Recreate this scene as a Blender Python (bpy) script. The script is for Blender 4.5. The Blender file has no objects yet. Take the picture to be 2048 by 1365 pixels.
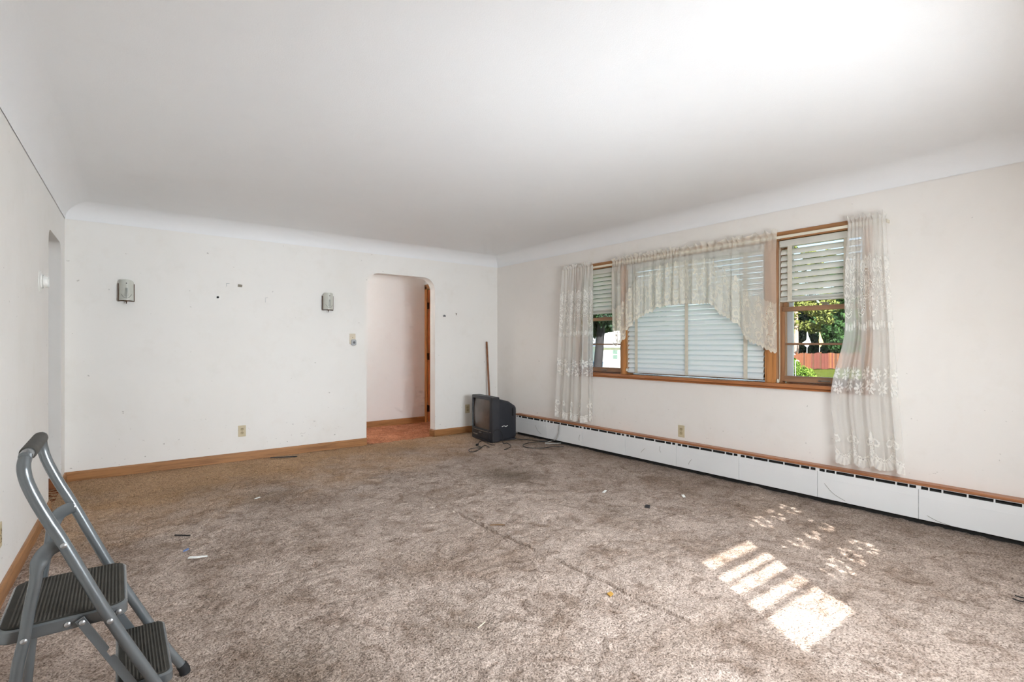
import bpy, bmesh, math, random
import numpy as np
from mathutils import Vector, Matrix
random.seed(7)
rng = np.random.default_rng(7)
scene = bpy.context.scene
COL = scene.collection
PI = math.pi

# ------------------------------------------------------------------ camera
H, F, YAW, Y0 = 1.2, 1024.0, 0.658, 690.0          # eye height, focal length in px of a 2048 frame, heading, horizon row
cam_d = bpy.data.cameras.new('camera'); cam = bpy.data.objects.new('camera', cam_d); COL.objects.link(cam)
cam_d.sensor_width = 36; cam_d.lens = 36 * F / 2048; cam_d.shift_y = (Y0 - 682.5) / 2048
cam_d.clip_start = 0.02; cam_d.clip_end = 500
cam.location = (0, 0, H); cam.rotation_euler = (PI / 2, 0, -YAW)
scene.camera = cam

# ------------------------------------------------------------------ sky, sun, exposure
SUN_DIR = Vector((0.726, 1.19, -1.0)).normalized()   # direction the sunlight travels
world = bpy.data.worlds.new('sky'); scene.world = world; world.use_nodes = True
wn = world.node_tree.nodes; wl = world.node_tree.links
bg = wn['Background']; sky = wn.new('ShaderNodeTexSky'); sky.sky_type = 'NISHITA'; sky.sun_disc = False
sky.sun_elevation = math.asin(-SUN_DIR.z); sky.sun_rotation = math.atan2(-SUN_DIR.x, -SUN_DIR.y)
wl.new(sky.outputs[0], bg.inputs[0]); bg.inputs[1].default_value = 0.33
sd = bpy.data.lights.new('sun', 'SUN'); sun = bpy.data.objects.new('sun', sd); COL.objects.link(sun)
sd.energy = 18; sd.angle = math.radians(0.6); sd.color = (1.0, 0.97, 0.93)
sun.rotation_euler = SUN_DIR.to_track_quat('-Z', 'Y').to_euler()
vs = scene.view_settings
vs.view_transform = 'Standard'; vs.look = 'None'; vs.exposure = 0.0; vs.gamma = 1.0; vs.use_curve_mapping = False
scene.cycles.max_bounces = 7; scene.cycles.diffuse_bounces = 5; scene.cycles.caustics_reflective = False; scene.cycles.caustics_refractive = False; scene.cycles.transparent_max_bounces = 16
scene.cycles.use_adaptive_sampling = True; scene.cycles.adaptive_threshold = .12; scene.cycles.adaptive_min_samples = 10
# added fill lights at the front window behind the camera, aimed to even the room
for nm, watts, spread, tilt in (("front_fill", 27.5, 90, -5), ("front_fill_wide", 76, 172, -15)):
    dl_ = bpy.data.lights.new(nm, 'AREA'); dl_.shape = 'RECTANGLE'; dl_.size = 1.42; dl_.size_y = .62; dl_.energy = watts
    dl_.spread = math.radians(spread); dl_.color = (.875, .94, 1.0)
    dlo = bpy.data.objects.new(nm, dl_); COL.objects.link(dlo); dlo.location = (2.09, -.15, 1.26); dlo.rotation_euler = (PI / 2 + math.radians(tilt), 0, math.radians(8 if spread < 120 else -2))
LAMP_W = dict(hall=36)              # lamp of the hall (built further down)

# ------------------------------------------------------------------ helpers
def lin(r, g, b):
    f = lambda c: (c / 12.92 if c <= .04045 else ((c + .055) / 1.055) ** 2.4)
    return (f(r / 255), f(g / 255), f(b / 255), 1)

S_, C_ = math.sin(YAW), math.cos(YAW)
def ray(x, y):
    u = (x - 1024) / F
    return Vector((S_ + u * C_, C_ - u * S_, (Y0 - y) / F))
EYE = Vector((0, 0, H))
def fl(x, y, z=0.0):                     # photo point lying on the plane of height z
    r = ray(x, y); return EYE + r * ((z - H) / r.z)
def on_x(x, y, X): r = ray(x, y); return EYE + r * (X / r.x)
def on_y(x, y, Y): r = ray(x, y); return EYE + r * (Y / r.y)
def at(x, y, d): return EYE + ray(x, y) * d

class Tex:
    """tiny node-tree writer"""
    def __init__(s, name):
        s.m = bpy.data.materials.new(name); s.m.use_nodes = True
        s.t = s.m.node_tree; s.n = s.t.nodes; s.l = s.t.links
        s.b = s.n['Principled BSDF']; s.out = s.n['Material Output']
        s.tc = s.n.new('ShaderNodeTexCoord')
    def link(s, a, b): s.l.new(a, b)
    def coord(s, scale=(1, 1, 1), which='Object', rot=(0, 0, 0)):
        mp = s.n.new('ShaderNodeMapping'); mp.inputs['Scale'].default_value = scale; mp.inputs['Rotation'].default_value = rot
        s.link(s.tc.outputs[which], mp.inputs[0]); return mp.outputs[0]
    def noise(s, scale, detail=4, rough=.55, dist=0, vec=None):
        n = s.n.new('ShaderNodeTexNoise'); n.inputs['Scale'].default_value = scale; n.inputs['Detail'].default_value = detail
        n.inputs['Roughness'].default_value = rough; n.inputs['Distortion'].default_value = dist
        s.link(vec if vec is not None else s.tc.outputs['Object'], n.inputs['Vector']); return n.outputs['Fac']
    def ramp(s, fac, stops):
        r = s.n.new('ShaderNodeValToRGB'); e = r.color_ramp.elements
        while len(e) < len(stops): e.new(.5)
        for k, (p, c) in enumerate(stops):
            e[k].position = p; e[k].color = c if len(c) == 4 else (*c, 1)
        s.link(fac, r.inputs[0]); return r.outputs[0]
    def mix(s, a, b, fac, mode='MIX'):
        m = s.n.new('ShaderNodeMix'); m.data_type = 'RGBA'; m.blend_type = mode
        for sock, v in ((m.inputs[6], a), (m.inputs[7], b), (m.inputs[0], fac)):
            if hasattr(v, 'links'): s.link(v, sock)
            else: sock.default_value = v
        return m.outputs[2]
    def math(s, op, a, b=0.0, c=0.0):
        m = s.n.new('ShaderNodeMath'); m.operation = op
        for sock, v in zip(m.inputs, (a, b, c)):
            if hasattr(v, 'links'): s.link(v, sock)
            else: sock.default_value = v
        return m.outputs[0]
    def bump(s, fac, strength, dist):
        b = s.n.new('ShaderNodeBump'); b.inputs['Strength'].default_value = strength; b.inputs['Distance'].default_value = dist
        s.link(fac, b.inputs['Height']); s.link(b.outputs[0], s.b.inputs['Normal']); return b
    def set(s, **k):
        names = dict(color='Base Color', rough='Roughness', metal='Metallic', spec='Specular IOR Level', coat='Coat Weight', trans='Transmission Weight')
        for a, v in k.items():
            sock = s.b.inputs[names[a]]
            if hasattr(v, 'links'): s.link(v, sock)
            else: sock.default_value = v
        return s.m

M = {}
def plain(name, rgb, rough=.5, metal=0, spec=.5, var=.06, vscale=12, bump=0, bscale=80):
    t = Tex(name); c = lin(*rgb)
    n = t.noise(vscale, 5)
    lo = tuple(v * (1 - var) for v in c[:3]) + (1,); hi = tuple(min(1, v * (1 + var)) for v in c[:3]) + (1,)
    t.set(color=t.ramp(n, [(.3, lo), (.7, hi)]), rough=rough, metal=metal, spec=spec)
    if bump: t.bump(t.noise(bscale, 3), bump, .002)
    M[name] = t.m; return t.m

def wood(name, dark, light, axis=0, rough=.38, stretch=14):
    t = Tex(name); sc = [stretch] * 3; sc[axis] = 0.9
    v = t.coord(tuple(sc))
    n = t.noise(2.2, 8, .65, 1.2, v); n2 = t.noise(1.3, 3)
    c = t.ramp(n, [(.25, lin(*dark)), (.55, lin(*light)), (.85, lin(*[min(255, x * 1.08) for x in light]))])
    c = t.mix(c, lin(*dark), t.math('MULTIPLY', t.ramp(n2, [(.5, (0, 0, 0)), (.8, (1, 1, 1))]), .25))
    t.set(color=c, rough=rough, spec=.5); t.bump(n, .12, .002); M[name] = t.m; return t.m

class MB:
    def __init__(s): s.v = []; s.f = []
    def add(s, vs, fs):
        k = len(s.v); s.v += [tuple(x) for x in vs]; s.f += [tuple(i + k for i in f) for f in fs]; return s
    def box(s, x0, x1, y0, y1, z0, z1):
        x0, x1 = sorted((x0, x1)); y0, y1 = sorted((y0, y1)); z0, z1 = sorted((z0, z1))
        v = [(x, y, z) for z in (z0, z1) for y in (y0, y1) for x in (x0, x1)]
        return s.add(v, [(0, 2, 3, 1), (4, 5, 7, 6), (0, 1, 5, 4), (2, 6, 7, 3), (0, 4, 6, 2), (1, 3, 7, 5)])
    def prism(s, poly, fn, a, b):
        """extrude a 2-D polygon; fn(p, q, w) -> xyz"""
        n = len(poly); v = [fn(p, q, a) for p, q in poly] + [fn(p, q, b) for p, q in poly]
        f = [tuple(range(n - 1, -1, -1)), tuple(range(n, 2 * n))] + [(i, (i + 1) % n, n + (i + 1) % n, n + i) for i in range(n)]
        return s.add(v, f)
    def tube(s, path, r, seg=10, cap=True, ell=None):
        P = [Vector(p) for p in path]; n = len(P); rr = r if isinstance(r, (list, tuple)) else [r] * n
        T = [(P[min(i + 1, n - 1)] - P[max(i - 1, 0)]).normalized() for i in range(n)]
        up = Vector((0, 0, 1)) if abs(T[0].z) < .9 else Vector((1, 0, 0))
        N = (up - T[0] * up.dot(T[0])).normalized(); v = []
        for i in range(n):
            N = (N - T[i] * N.dot(T[i])).normalized(); B = T[i].cross(N)
            for k in range(seg):
                a = 2 * PI * k / seg
                v.append(P[i] + N * math.cos(a) * rr[i] + B * math.sin(a) * rr[i] * (ell or 1))
        f = [(i * seg + k, i * seg + (k + 1) % seg, (i + 1) * seg + (k + 1) % seg, (i + 1) * seg + k) for i in range(n - 1) for k in range(seg)]
        if cap: f += [tuple(range(seg - 1, -1, -1)), tuple((n - 1) * seg + k for k in range(seg))]
        return s.add(v, f)
    def lathe(s, prof, o, axis=(0, 0, 1), seg=24):
        """profile of (radius, height) turned about axis through o"""
        A = Vector(axis).normalized(); U = A.orthogonal().normalized(); W = A.cross(U); o = Vector(o); v = []
        for r, h in prof:
            for k in range(seg):
                a = 2 * PI * k / seg; v.append(o + A * h + (U * math.cos(a) + W * math.sin(a)) * r)
        n = len(prof)
        f = [(i * seg + k, i * seg + (k + 1) % seg, (i + 1) * seg + (k + 1) % seg, (i + 1) * seg + k) for i in range(n - 1) for k in range(seg)]
        if prof[0][0] > 1e-6: f.append(tuple(range(seg - 1, -1, -1)))
        if prof[-1][0] > 1e-6: f.append(tuple((n - 1) * seg + k for k in range(seg)))
        return s.add(v, f)
    def loft(s, rings):
        n = len(rings[0]); v = [p for r in rings for p in r]
        f = [(i * n + k, i * n + (k + 1) % n, (i + 1) * n + (k + 1) % n, (i + 1) * n + k) for i in range(len(rings) - 1) for k in range(n)]
        f += [tuple(range(n - 1, -1, -1)), tuple((len(rings) - 1) * n + k for k in range(n))]
        return s.add(v, f)
    def build(s, name, mat, parent=None, smooth=False, bevel=0, seg=2, local=False):
        o = (0, 0, 0) if (local or parent is None) else ORI.get(parent, (0, 0, 0))
        me = bpy.data.meshes.new(name)
        me.from_pydata([(x - o[0], y - o[1], z - o[2]) for x, y, z in s.v], [], s.f)
        bm = bmesh.new(); bm.from_mesh(me); bmesh.ops.recalc_face_normals(bm, faces=bm.faces)
        if smooth:
            for f in bm.faces: f.smooth = True
            for e in bm.edges:
                if len(e.link_faces) == 2 and e.calc_face_angle(0) > 0.7: e.smooth = False
        bm.to_mesh(me); bm.free()
        me.materials.append(M[mat] if isinstance(mat, str) else mat)
        ob = bpy.data.objects.new(name, me); COL.objects.link(ob); ob.parent = parent
        if parent is not None: ORI[ob] = ORI.get(parent, (0, 0, 0))
        if bevel:
            b = ob.modifiers.new('bevel', 'BEVEL'); b.width = bevel; b.segments = seg; b.limit_method = 'ANGLE'; b.angle_limit = .6
        return ob
ORI = {}
def tag(o, label=None, cat=None, group=None, kind=None):
    for k, v in (('label', label), ('category', cat), ('group', group), ('kind', kind)):
        if v: o[k] = v
    return o
def thing(name, loc, label, cat=None, group=None, kind=None, rz=0):
    o = bpy.data.objects.new(name, None); COL.objects.link(o); o.location = loc; o.rotation_euler = (0, 0, rz)
    o.empty_display_size = .05; ORI[o] = tuple(loc); return tag(o, label, cat, group, kind)
def share(src, name, parent, loc=(0, 0, 0), rot=None):
    c = src.copy(); c.name = name; COL.objects.link(c); c.parent = parent; c.location = loc
    if rot: c.rotation_euler = rot
    ORI[c] = ORI.get(parent, (0, 0, 0)); return c
def bez(pts, n=8):
    """smooth path through points (Catmull-Rom)"""
    P = [Vector(p) for p in pts]; out = []
    for i in range(len(P) - 1):
        a, b, c, d = P[max(i - 1, 0)], P[i], P[i + 1], P[min(i + 2, len(P) - 1)]
        for k in range(n):
            t = k / n
            out.append(.5 * ((2 * b) + (c - a) * t + (2 * a - 5 * b + 4 * c - d) * t * t + (3 * b - a - 3 * c + d) * t ** 3))
    out.append(P[-1]); return out
def vnoise(x, y, cell, seed):
    """value noise on arrays"""
    r = np.random.default_rng(seed).random((256, 256)); gx = x / cell; gy = y / cell
    i = np.floor(gx).astype(int); j = np.floor(gy).astype(int); a = gx - i; b = gy - j
    a = a * a * (3 - 2 * a); b = b * b * (3 - 2 * b); q = lambda p, t: r[p % 256, t % 256]
    return (q(i, j) * (1 - a) + q(i + 1, j) * a) * (1 - b) + (q(i, j + 1) * (1 - a) + q(i + 1, j + 1) * a) * b
def grid_object(name, V, nu, nv, mat, parent=None, attrs=None, mask=None, smooth=True):
    """V: (nu*nv,3) float array in world space"""
    o = np.array(ORI.get(parent, (0, 0, 0))) if parent else np.zeros(3)
    idx = np.arange(nu * nv).reshape(nu, nv)
    q = np.stack([idx[:-1, :-1], idx[1:, :-1], idx[1:, 1:], idx[:-1, 1:]], -1).reshape(-1, 4)
    if mask is not None: q = q[mask.reshape(-1)]
    me = bpy.data.meshes.new(name); me.vertices.add(nu * nv); me.vertices.foreach_set('co', (V - o).astype(np.float32).ravel())
    me.loops.add(q.size); me.loops.foreach_set('vertex_index', q.ravel().astype(np.int32))
    me.polygons.add(len(q)); me.polygons.foreach_set('loop_start', (np.arange(len(q)) * 4).astype(np.int32))
    me.update(calc_edges=True)
    me.polygons.foreach_set('use_smooth', np.full(len(q), smooth))
    for k, a in (attrs or {}).items():
        at_ = me.attributes.new(k, 'FLOAT', 'POINT'); at_.data.foreach_set('value', a.astype(np.float32).ravel())
    me.materials.append(M[mat]); me.validate()
    ob = bpy.data.objects.new(name, me); COL.objects.link(ob); ob.parent = parent
    if parent is not None: ORI[ob] = ORI.get(parent, (0, 0, 0))
    return ob

# ------------------------------------------------------------------ materials
def wall_mat(name, rgb, dirt, speck=.0, bump=.15, spotted=0.0):
    t = Tex(name)
    big = t.noise(.9, 5, .6, .4); mid = t.noise(5, 6, .65)
    c = t.mix(lin(*rgb), lin(*dirt), t.math('MULTIPLY', t.ramp(big, [(.45, (0, 0, 0)), (.8, (1, 1, 1))]), .35))
    c = t.mix(c, lin(*dirt), t.math('MULTIPLY', t.ramp(mid, [(.55, (0, 0, 0)), (.8, (1, 1, 1))]), .3))
    if speck:                                   # nail holes, chips and scuffs
        v = t.coord((3.3, 3.3, 3.3)); sp = t.noise(9, 1.5, .4, .3, v)
        c = t.mix(c, lin(120, 112, 104), t.math('MULTIPLY', t.ramp(sp, [(.775, (0, 0, 0)), (.80, (1, 1, 1))]), speck))
    if spotted:
        sp = t.noise(1.9, 0, .4, 0); c = t.mix(c, lin(196, 194, 190), t.math('MULTIPLY', t.ramp(sp, [(.80, (0, 0, 0)), (.84, (1, 1, 1))]), spotted))
    if speck:                                   # scuffs near the floor
        sz = t.n.new('ShaderNodeSeparateXYZ'); t.link(t.tc.outputs['Object'], sz.inputs[0])
        low = t.ramp(t.math('MULTIPLY', sz.outputs[2], 1.6), [(.12, (1, 1, 1)), (.8, (0, 0, 0))]); sf = t.noise(26, 2, .5, .5, t.coord((1, 1, 1.6), rot=(0, .6, .3)))
        c = t.mix(c, lin(116, 108, 102), t.math('MULTIPLY', t.math('MULTIPLY', low, t.ramp(sf, [(.70, (0, 0, 0)), (.74, (1, 1, 1))])), .6))
    t.set(color=c, rough=.62, spec=.3)
    t.bump(t.math('ADD', t.noise(150, 2), t.math('MULTIPLY', t.noise(22, 3), .8)), bump, .0015)
    M[name] = t.m
wall_mat('wall_paint', (243, 241, 237), (228, 223, 214), .35)
wall_mat('wall_paint_right', (242, 238, 233), (228, 220, 209), .3)
wall_mat('ceiling_paint', (243, 244, 245), (236, 236, 236), 0, .5, .0)
wall_mat('hall_paint', (244, 243, 241), (232, 228, 224))
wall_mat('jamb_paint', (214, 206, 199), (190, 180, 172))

def carpet_mat(name, light, mid, dark, brown, yfrom):
    t = Tex(name)
    sep = t.n.new('ShaderNodeSeparateXYZ'); t.link(t.tc.outputs['Object'], sep.inputs[0]); X, Y = sep.outputs[0], sep.outputs[1]
    a = t.noise(1.5, 4, .62, .6); b = t.noise(6.5, 5, .7, .8); g = t.noise(38, 3, .7, .6)
    c = t.ramp(a, [(.30, lin(*mid)), (.52, lin(*light)), (.75, lin(*[min(255, v * 1.06) for v in light]))])
    c = t.mix(c, lin(*dark), t.math('MULTIPLY', t.ramp(b, [(.47, (0, 0, 0)), (.68, (1, 1, 1))]), .66))
    if yfrom:
        # tracked-in brown soil over the far part of the room, darker taupe towards the heater, round stains
        n = t.math('MULTIPLY', t.math('SUBTRACT', t.noise(1.6, 5, .6), .5), 2.4)
        far = t.math('ADD', t.math('SUBTRACT', Y, t.math('MULTIPLY', X, .25)), n)
        far = t.math('SMOOTHSTEP', far, yfrom, yfrom + 1.1) if False else t.ramp(t.math('MULTIPLY', t.math('SUBTRACT', far, yfrom), 1 / 1.3), [(0, (0, 0, 0)), (1, (1, 1, 1))])
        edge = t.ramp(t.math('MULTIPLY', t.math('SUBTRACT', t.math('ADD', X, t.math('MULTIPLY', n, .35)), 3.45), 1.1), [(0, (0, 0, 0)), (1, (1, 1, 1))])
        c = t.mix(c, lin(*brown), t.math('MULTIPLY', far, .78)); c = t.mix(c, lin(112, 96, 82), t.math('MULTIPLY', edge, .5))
        for (sx, sy, r, k) in ((2.85, 3.72, .42, .75), (0.9, 4.4, .30, .3), (.55, 2.0, .35, .35), (2.9, 2.45, .3, .3), (1.15, 1.9, .3, .3), (.5, 4.9, .5, .2)):
            d = t.math('SQRT', t.math('ADD', t.math('POWER', t.math('SUBTRACT', X, sx), 2), t.math('POWER', t.math('SUBTRACT', Y, sy), 2)))
            d = t.math('ADD', d, t.math('MULTIPLY', n, .12))
            c = t.mix(c, lin(92, 78, 60), t.math('MULTIPLY', t.ramp(t.math('DIVIDE', d, r), [(0, (1, 1, 1)), (1, (0, 0, 0))]), k))
    vo = t.n.new('ShaderNodeTexVoronoi'); vo.feature = 'DISTANCE_TO_EDGE'; vo.inputs['Scale'].default_value = 13
    wv = t.n.new('ShaderNodeVectorMath'); wv.operation = 'ADD'; nz = t.n.new('ShaderNodeTexNoise'); nz.inputs['Scale'].default_value = 9; nz.inputs['Detail'].default_value = 5
    sc_ = t.n.new('ShaderNodeVectorMath'); sc_.operation = 'SCALE'; sc_.inputs['Scale'].default_value = .22
    t.link(t.tc.outputs['Object'], nz.inputs['Vector']); t.link(nz.outputs['Color'], sc_.inputs[0]); t.link(t.tc.outputs['Object'], wv.inputs[0]); t.link(sc_.outputs[0], wv.inputs[1]); t.link(wv.outputs[0], vo.inputs['Vector'])
    crack = t.ramp(vo.outputs['Distance'], [(.0, (.0, .0, .0)), (.045, (1, 1, 1))])          # partings between tuft clumps
    crk = t.math('MULTIPLY', t.math('SUBTRACT', 1.0, crack), t.ramp(t.noise(3.1, 3), [(.42, (0, 0, 0)), (.62, (1, 1, 1))]))
    f2 = t.noise(125, 2, .65)
    c = t.mix(c, t.ramp(f2, [(.33, (.42, .39, .37)), (.48, (.90, .90, .90)), (.64, (1.2, 1.2, 1.2))]), 1.0, 'MULTIPLY')
    c = t.mix(c, t.ramp(g, [(.30, (.66, .64, .62)), (.50, (1, 1, 1)), (.7, (1.1, 1.1, 1.1))]), .85, 'MULTIPLY')
    c = t.mix(c, (.30, .26, .23, 1), t.math('MULTIPLY', crk, .55), 'MULTIPLY')
    t.set(color=c, rough=1.0, spec=.05)
    t.bump(t.math('ADD', t.math('MULTIPLY', f2, .5), g), 1.0, .012); M[name] = t.m
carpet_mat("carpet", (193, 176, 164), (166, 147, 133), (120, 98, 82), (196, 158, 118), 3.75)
carpet_mat('hall_carpet', (214, 150, 116), (196, 128, 92), (158, 94, 62), (150, 88, 55), 0)

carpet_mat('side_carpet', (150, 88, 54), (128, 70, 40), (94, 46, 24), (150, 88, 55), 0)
wood('wood_x', (118, 78, 44), (174, 124, 78), 0); wood('wood_y', (118, 78, 44), (174, 124, 78), 1); wood('wood_z', (138, 84, 40), (196, 134, 76), 2)
wood('cap_wood', (122, 74, 46), (176, 116, 76), 1, .35)
wood('sill_wood', (130, 78, 44), (184, 120, 74), 1, .25); wood('sash_wood_y', (110, 80, 60), (160, 122, 92), 1); wood('sash_wood_z', (120, 86, 62), (176, 132, 96), 2)
wood('jamb_wood', (92, 50, 24), (142, 86, 48), 0); wood('door_wood', (138, 66, 24), (182, 98, 44), 2, .3, 9); wood('broom_wood', (88, 52, 30), (138, 88, 54), 2, .4)
plain('white_metal', (226, 227, 228), .45, 0, .4, .03, 3); plain('heater_white', (238, 239, 239), .5, 0, .4, .04, 1.5)
plain('heater_dark', (38, 36, 34), .8); plain('black_gap', (14, 13, 12), .95)
def slat_mat(name, rgb):                         # slightly translucent plastic slats
    plain(name, rgb, .4, 0, .4, .02, 4); m_ = M[name]; nt = m_.node_tree; tl = nt.nodes.new('ShaderNodeBsdfTranslucent'); tl.inputs[0].default_value = lin(*rgb)
    mx = nt.nodes.new('ShaderNodeMixShader'); mx.inputs[0].default_value = .36
    nt.links.new(nt.nodes['Principled BSDF'].outputs[0], mx.inputs[1]); nt.links.new(tl.outputs[0], mx.inputs[2]); nt.links.new(mx.outputs[0], nt.nodes['Material Output'].inputs[0])
slat_mat('slat_white', (249, 252, 252)); slat_mat('slat_cream', (246, 245, 239))
plain('tape', (214, 208, 192), .9, 0, .2, .08, 30, .3, 300); plain('rod_cream', (232, 224, 204), .35); plain('storm_white', (232, 234, 236), .5)
plain('beige_plastic', (205, 192, 160), .4, 0, .4, .05); plain('beige_dark', (186, 170, 134), .45); plain('slot_black', (26, 20, 12), .7)
plain('ivory', (218, 206, 184), .4); plain('grey_plastic', (176, 178, 180), .35); plain('dark_grey_plastic', (104, 106, 110), .4); plain('white_plastic', (238, 238, 234), .35, 0, .5, .02)
plain('bronze', (74, 52, 36), .4, .6); plain('etch', (104, 108, 104), .6); plain('shade_glass', (206, 207, 198), .35, 0, .4, .04, 20)
plain('tv_black', (52, 52, 56), .45, 0, .4, .12, 9, .2, 300); plain('tv_shell', (44, 46, 52), .55, 0, .4, .15, 9, .3, 300); plain('tv_badge', (150, 150, 150), .3, .8); plain('tv_line', (150, 138, 124), .4)
t = Tex('tv_screen'); t.set(color=t.ramp(t.noise(3.5, 5), [(.3, lin(86, 76, 70)), (.7, lin(112, 101, 93))]), rough=.22, spec=.6); M['tv_screen'] = t.m  # brownish reflection of the room is put into the screen colour
plain('cord_black', (24, 24, 25), .5); plain('cord_grey', (170, 168, 162), .5)
plain('ladder_paint', (124, 129, 132), .27, .5, .6, .06, 6); plain('ladder_grip', (84, 82, 78), .75, 0, .3, .1, 30); plain('rubber', (62, 60, 55), .8, 0, .3, .16, 25, .3, 200); plain('rubber_rib', (78, 75, 69), .8, 0, .3, .14, 25); plain('foot_black', (28, 28, 30), .7); plain('rivet', (200, 202, 204), .3, .9)
plain('lock_metal', (150, 140, 128), .4, .5); plain('paper', (236, 236, 232), .8); plain('blue_scrap', (110, 136, 190), .7); plain('black_scrap', (36, 34, 36), .6); plain('leaf_scrap', (196, 150, 70), .7); plain('twig', (120, 92, 66), .8); plain('nail_grey', (120, 112, 98), .5, .4)
plain('hinge', (70, 40, 18), .4, .6)
# glass: thin pane that passes light and reflects a little
t = Tex('pane_glass'); tr = t.n.new('ShaderNodeBsdfTransparent'); gl = t.n.new('ShaderNodeBsdfGlossy'); gl.inputs['Roughness'].default_value = .02
lw = t.n.new('ShaderNodeLayerWeight'); lw.inputs[0].default_value = .5; mx = t.n.new('ShaderNodeMixShader')
tr.inputs[0].default_value = (.96, .97, .97, 1)
t.link(t.math('MULTIPLY_ADD', t.math('POWER', lw.outputs['Facing'], 4.0), .6, .025), mx.inputs[0]); t.link(tr.outputs[0], mx.inputs[1]); t.link(gl.outputs[0], mx.inputs[2]); t.link(mx.outputs[0], t.out.inputs[0]); M['pane_glass'] = t.m
# sheer cloth: attribute "lace" = density of the embroidery, "hole" = cut-work opening
def sheer(name, rgb, open_, lace_open, rgb2):
    t = Tex(name)
    la = t.n.new('ShaderNodeAttribute'); la.attribute_name = 'lace'; ho = t.n.new('ShaderNodeAttribute'); ho.attribute_name = 'hole'
    col = t.mix(lin(*rgb), lin(*rgb2), la.outputs['Fac'])
    col = t.mix(col, (.90, .89, .86, 1), t.ramp(t.noise(400, 2), [(.4, (0, 0, 0)), (.6, (1, 1, 1))]), 'MULTIPLY')
    di = t.n.new('ShaderNodeBsdfDiffuse'); tl = t.n.new('ShaderNodeBsdfTranslucent'); tp = t.n.new('ShaderNodeBsdfTransparent')
    t.link(col, di.inputs[0]); t.link(col, tl.inputs[0])
    bp = t.n.new('ShaderNodeBump'); bp.inputs['Strength'].default_value = .8; bp.inputs['Distance'].default_value = .003; t.link(la.outputs['Fac'], bp.inputs['Height'])
    t.link(bp.outputs[0], di.inputs['Normal'])
    m1 = t.n.new('ShaderNodeMixShader'); m1.inputs[0].default_value = .36; t.link(di.outputs[0], m1.inputs[1]); t.link(tl.outputs[0], m1.inputs[2])
    op = t.math('MULTIPLY_ADD', la.outputs['Fac'], lace_open - open_, open_)
    op = t.math('MAXIMUM', op, ho.outputs['Fac'])
    m2 = t.n.new('ShaderNodeMixShader'); t.link(op, m2.inputs[0]); t.link(m1.outputs[0], m2.inputs[1]); t.link(tp.outputs[0], m2.inputs[2])
    t.link(m2.outputs[0], t.out.inputs[0]); M[name] = t.m
sheer('sheer_white', (241, 239, 235), .44, .0, (255, 254, 250))
sheer('sheer_cream', (243, 240, 232), .50, .03, (250, 245, 231))
sheer('thick_lace', (236, 232, 222), .06, .04, (240, 236, 226))

# ------------------------------------------------------------------ room shell
XR, YB, YF, XH = 4.307, 5.915, -0.22, 4.24       # right wall, back wall, front wall (behind the camera), heater front
ZC, ZT = 2.303, 2.44                             # foot of the cove, ceiling
KL = .0281; XL0 = -.3556 - KL * 5.915
XL = lambda y: XL0 + KL * y                      # the left wall runs slightly out of square
TH = .13
def struct(o): o['kind'] = 'structure'; return o

# floor: sculpted cut-pile carpet, real relief with a seam ridge along x = 1.93
def carpet_floor(name, x0, x1, y0, y1, step, mat, seam):
    nv = int((y1 - y0) / step) + 1; xs = np.linspace(x0, x1, int((x1 - x0) / step) + 1)
    if seam: xs = np.concatenate([xs[xs < 1.87], np.linspace(1.87, 2.0, 40), xs[xs > 2.0]])
    nu = len(xs); x, y = np.meshgrid(xs, np.linspace(y0, y1, nv), indexing='ij')
    wob = x + .25 * vnoise(x, y, .3, 5); wob2 = y + .25 * vnoise(x, y, .3, 6)
    z = .010 * vnoise(wob, wob2, .14, 1) + .009 * np.abs(vnoise(wob, wob2, .07, 2) - .5) * 2 + .0035 * vnoise(x, y, .03, 3) + .003 * rng.random(x.shape)
    if seam:
        sx = 1.935 + .022 * np.sin(y * 1.7) + .03 * (vnoise(y, y * 0, .25, 8) - .5) + .012 * (vnoise(y, y * 0, .06, 18) - .5)
        on = np.clip((y - 1.2) * 6, 0, 1) * np.clip((3.85 - y) * 3, 0, 1) * np.clip(vnoise(y, y * 0 + 3, .22, 9) * 2.4 - .6, .1, 1)
        z += on * (.014 * np.exp(-((x - sx - .018) / .012) ** 2) + .006 * np.exp(-((x - sx + .02) / .012) ** 2) - .018 * np.exp(-((x - sx) / .006) ** 2))
    V = np.stack([x, y, z - .012], -1).reshape(-1, 3)
    return struct(grid_object(name, V, nu, nv, mat))
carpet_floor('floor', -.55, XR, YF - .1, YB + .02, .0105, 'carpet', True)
carpet_floor('floor_hall', 1.1, 3.9, YB + .02, 7.16, .02, 'hall_carpet', False)
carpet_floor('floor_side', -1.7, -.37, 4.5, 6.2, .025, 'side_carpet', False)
struct(MB().box(-1.8, 4.5, -.6, 7.3, -.12, -.03).build('floor_base', 'heater_dark'))

def arch(a, b, top, r, n=8):
    """left jamb foot -> over the top -> right jamb foot"""
    p = [(a, 0)]
    for k in range(n + 1): t_ = PI - PI / 2 * k / n; p.append((a + r + r * math.cos(t_), top - r + r * math.sin(t_)))
    for k in range(n + 1): t_ = PI / 2 - PI / 2 * k / n; p.append((b - r + r * math.cos(t_), top - r + r * math.sin(t_)))
    p.append((b, 0)); return p
DX0, DX1, DT = 2.37, 3.299, 2.07                 # arched doorway in the back wall
LY0, LY1, LT = 4.924, 5.655, 2.04                # arched opening in the left wall
poly = [(-.75, 0)] + arch(DX0, DX1, DT, .165) + [(XR + .16, 0), (XR + .16, 2.6), (-.75, 2.6)]
struct(MB().prism(poly, lambda p, q, w: (p, w, q), YB, YB + TH).build('wall_back', 'wall_paint', smooth=True))
poly = [(-.6, 0)] + arch(LY0, LY1, LT, .10) + [(YB, 0), (YB, 2.6), (-.6, 2.6)]
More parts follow.
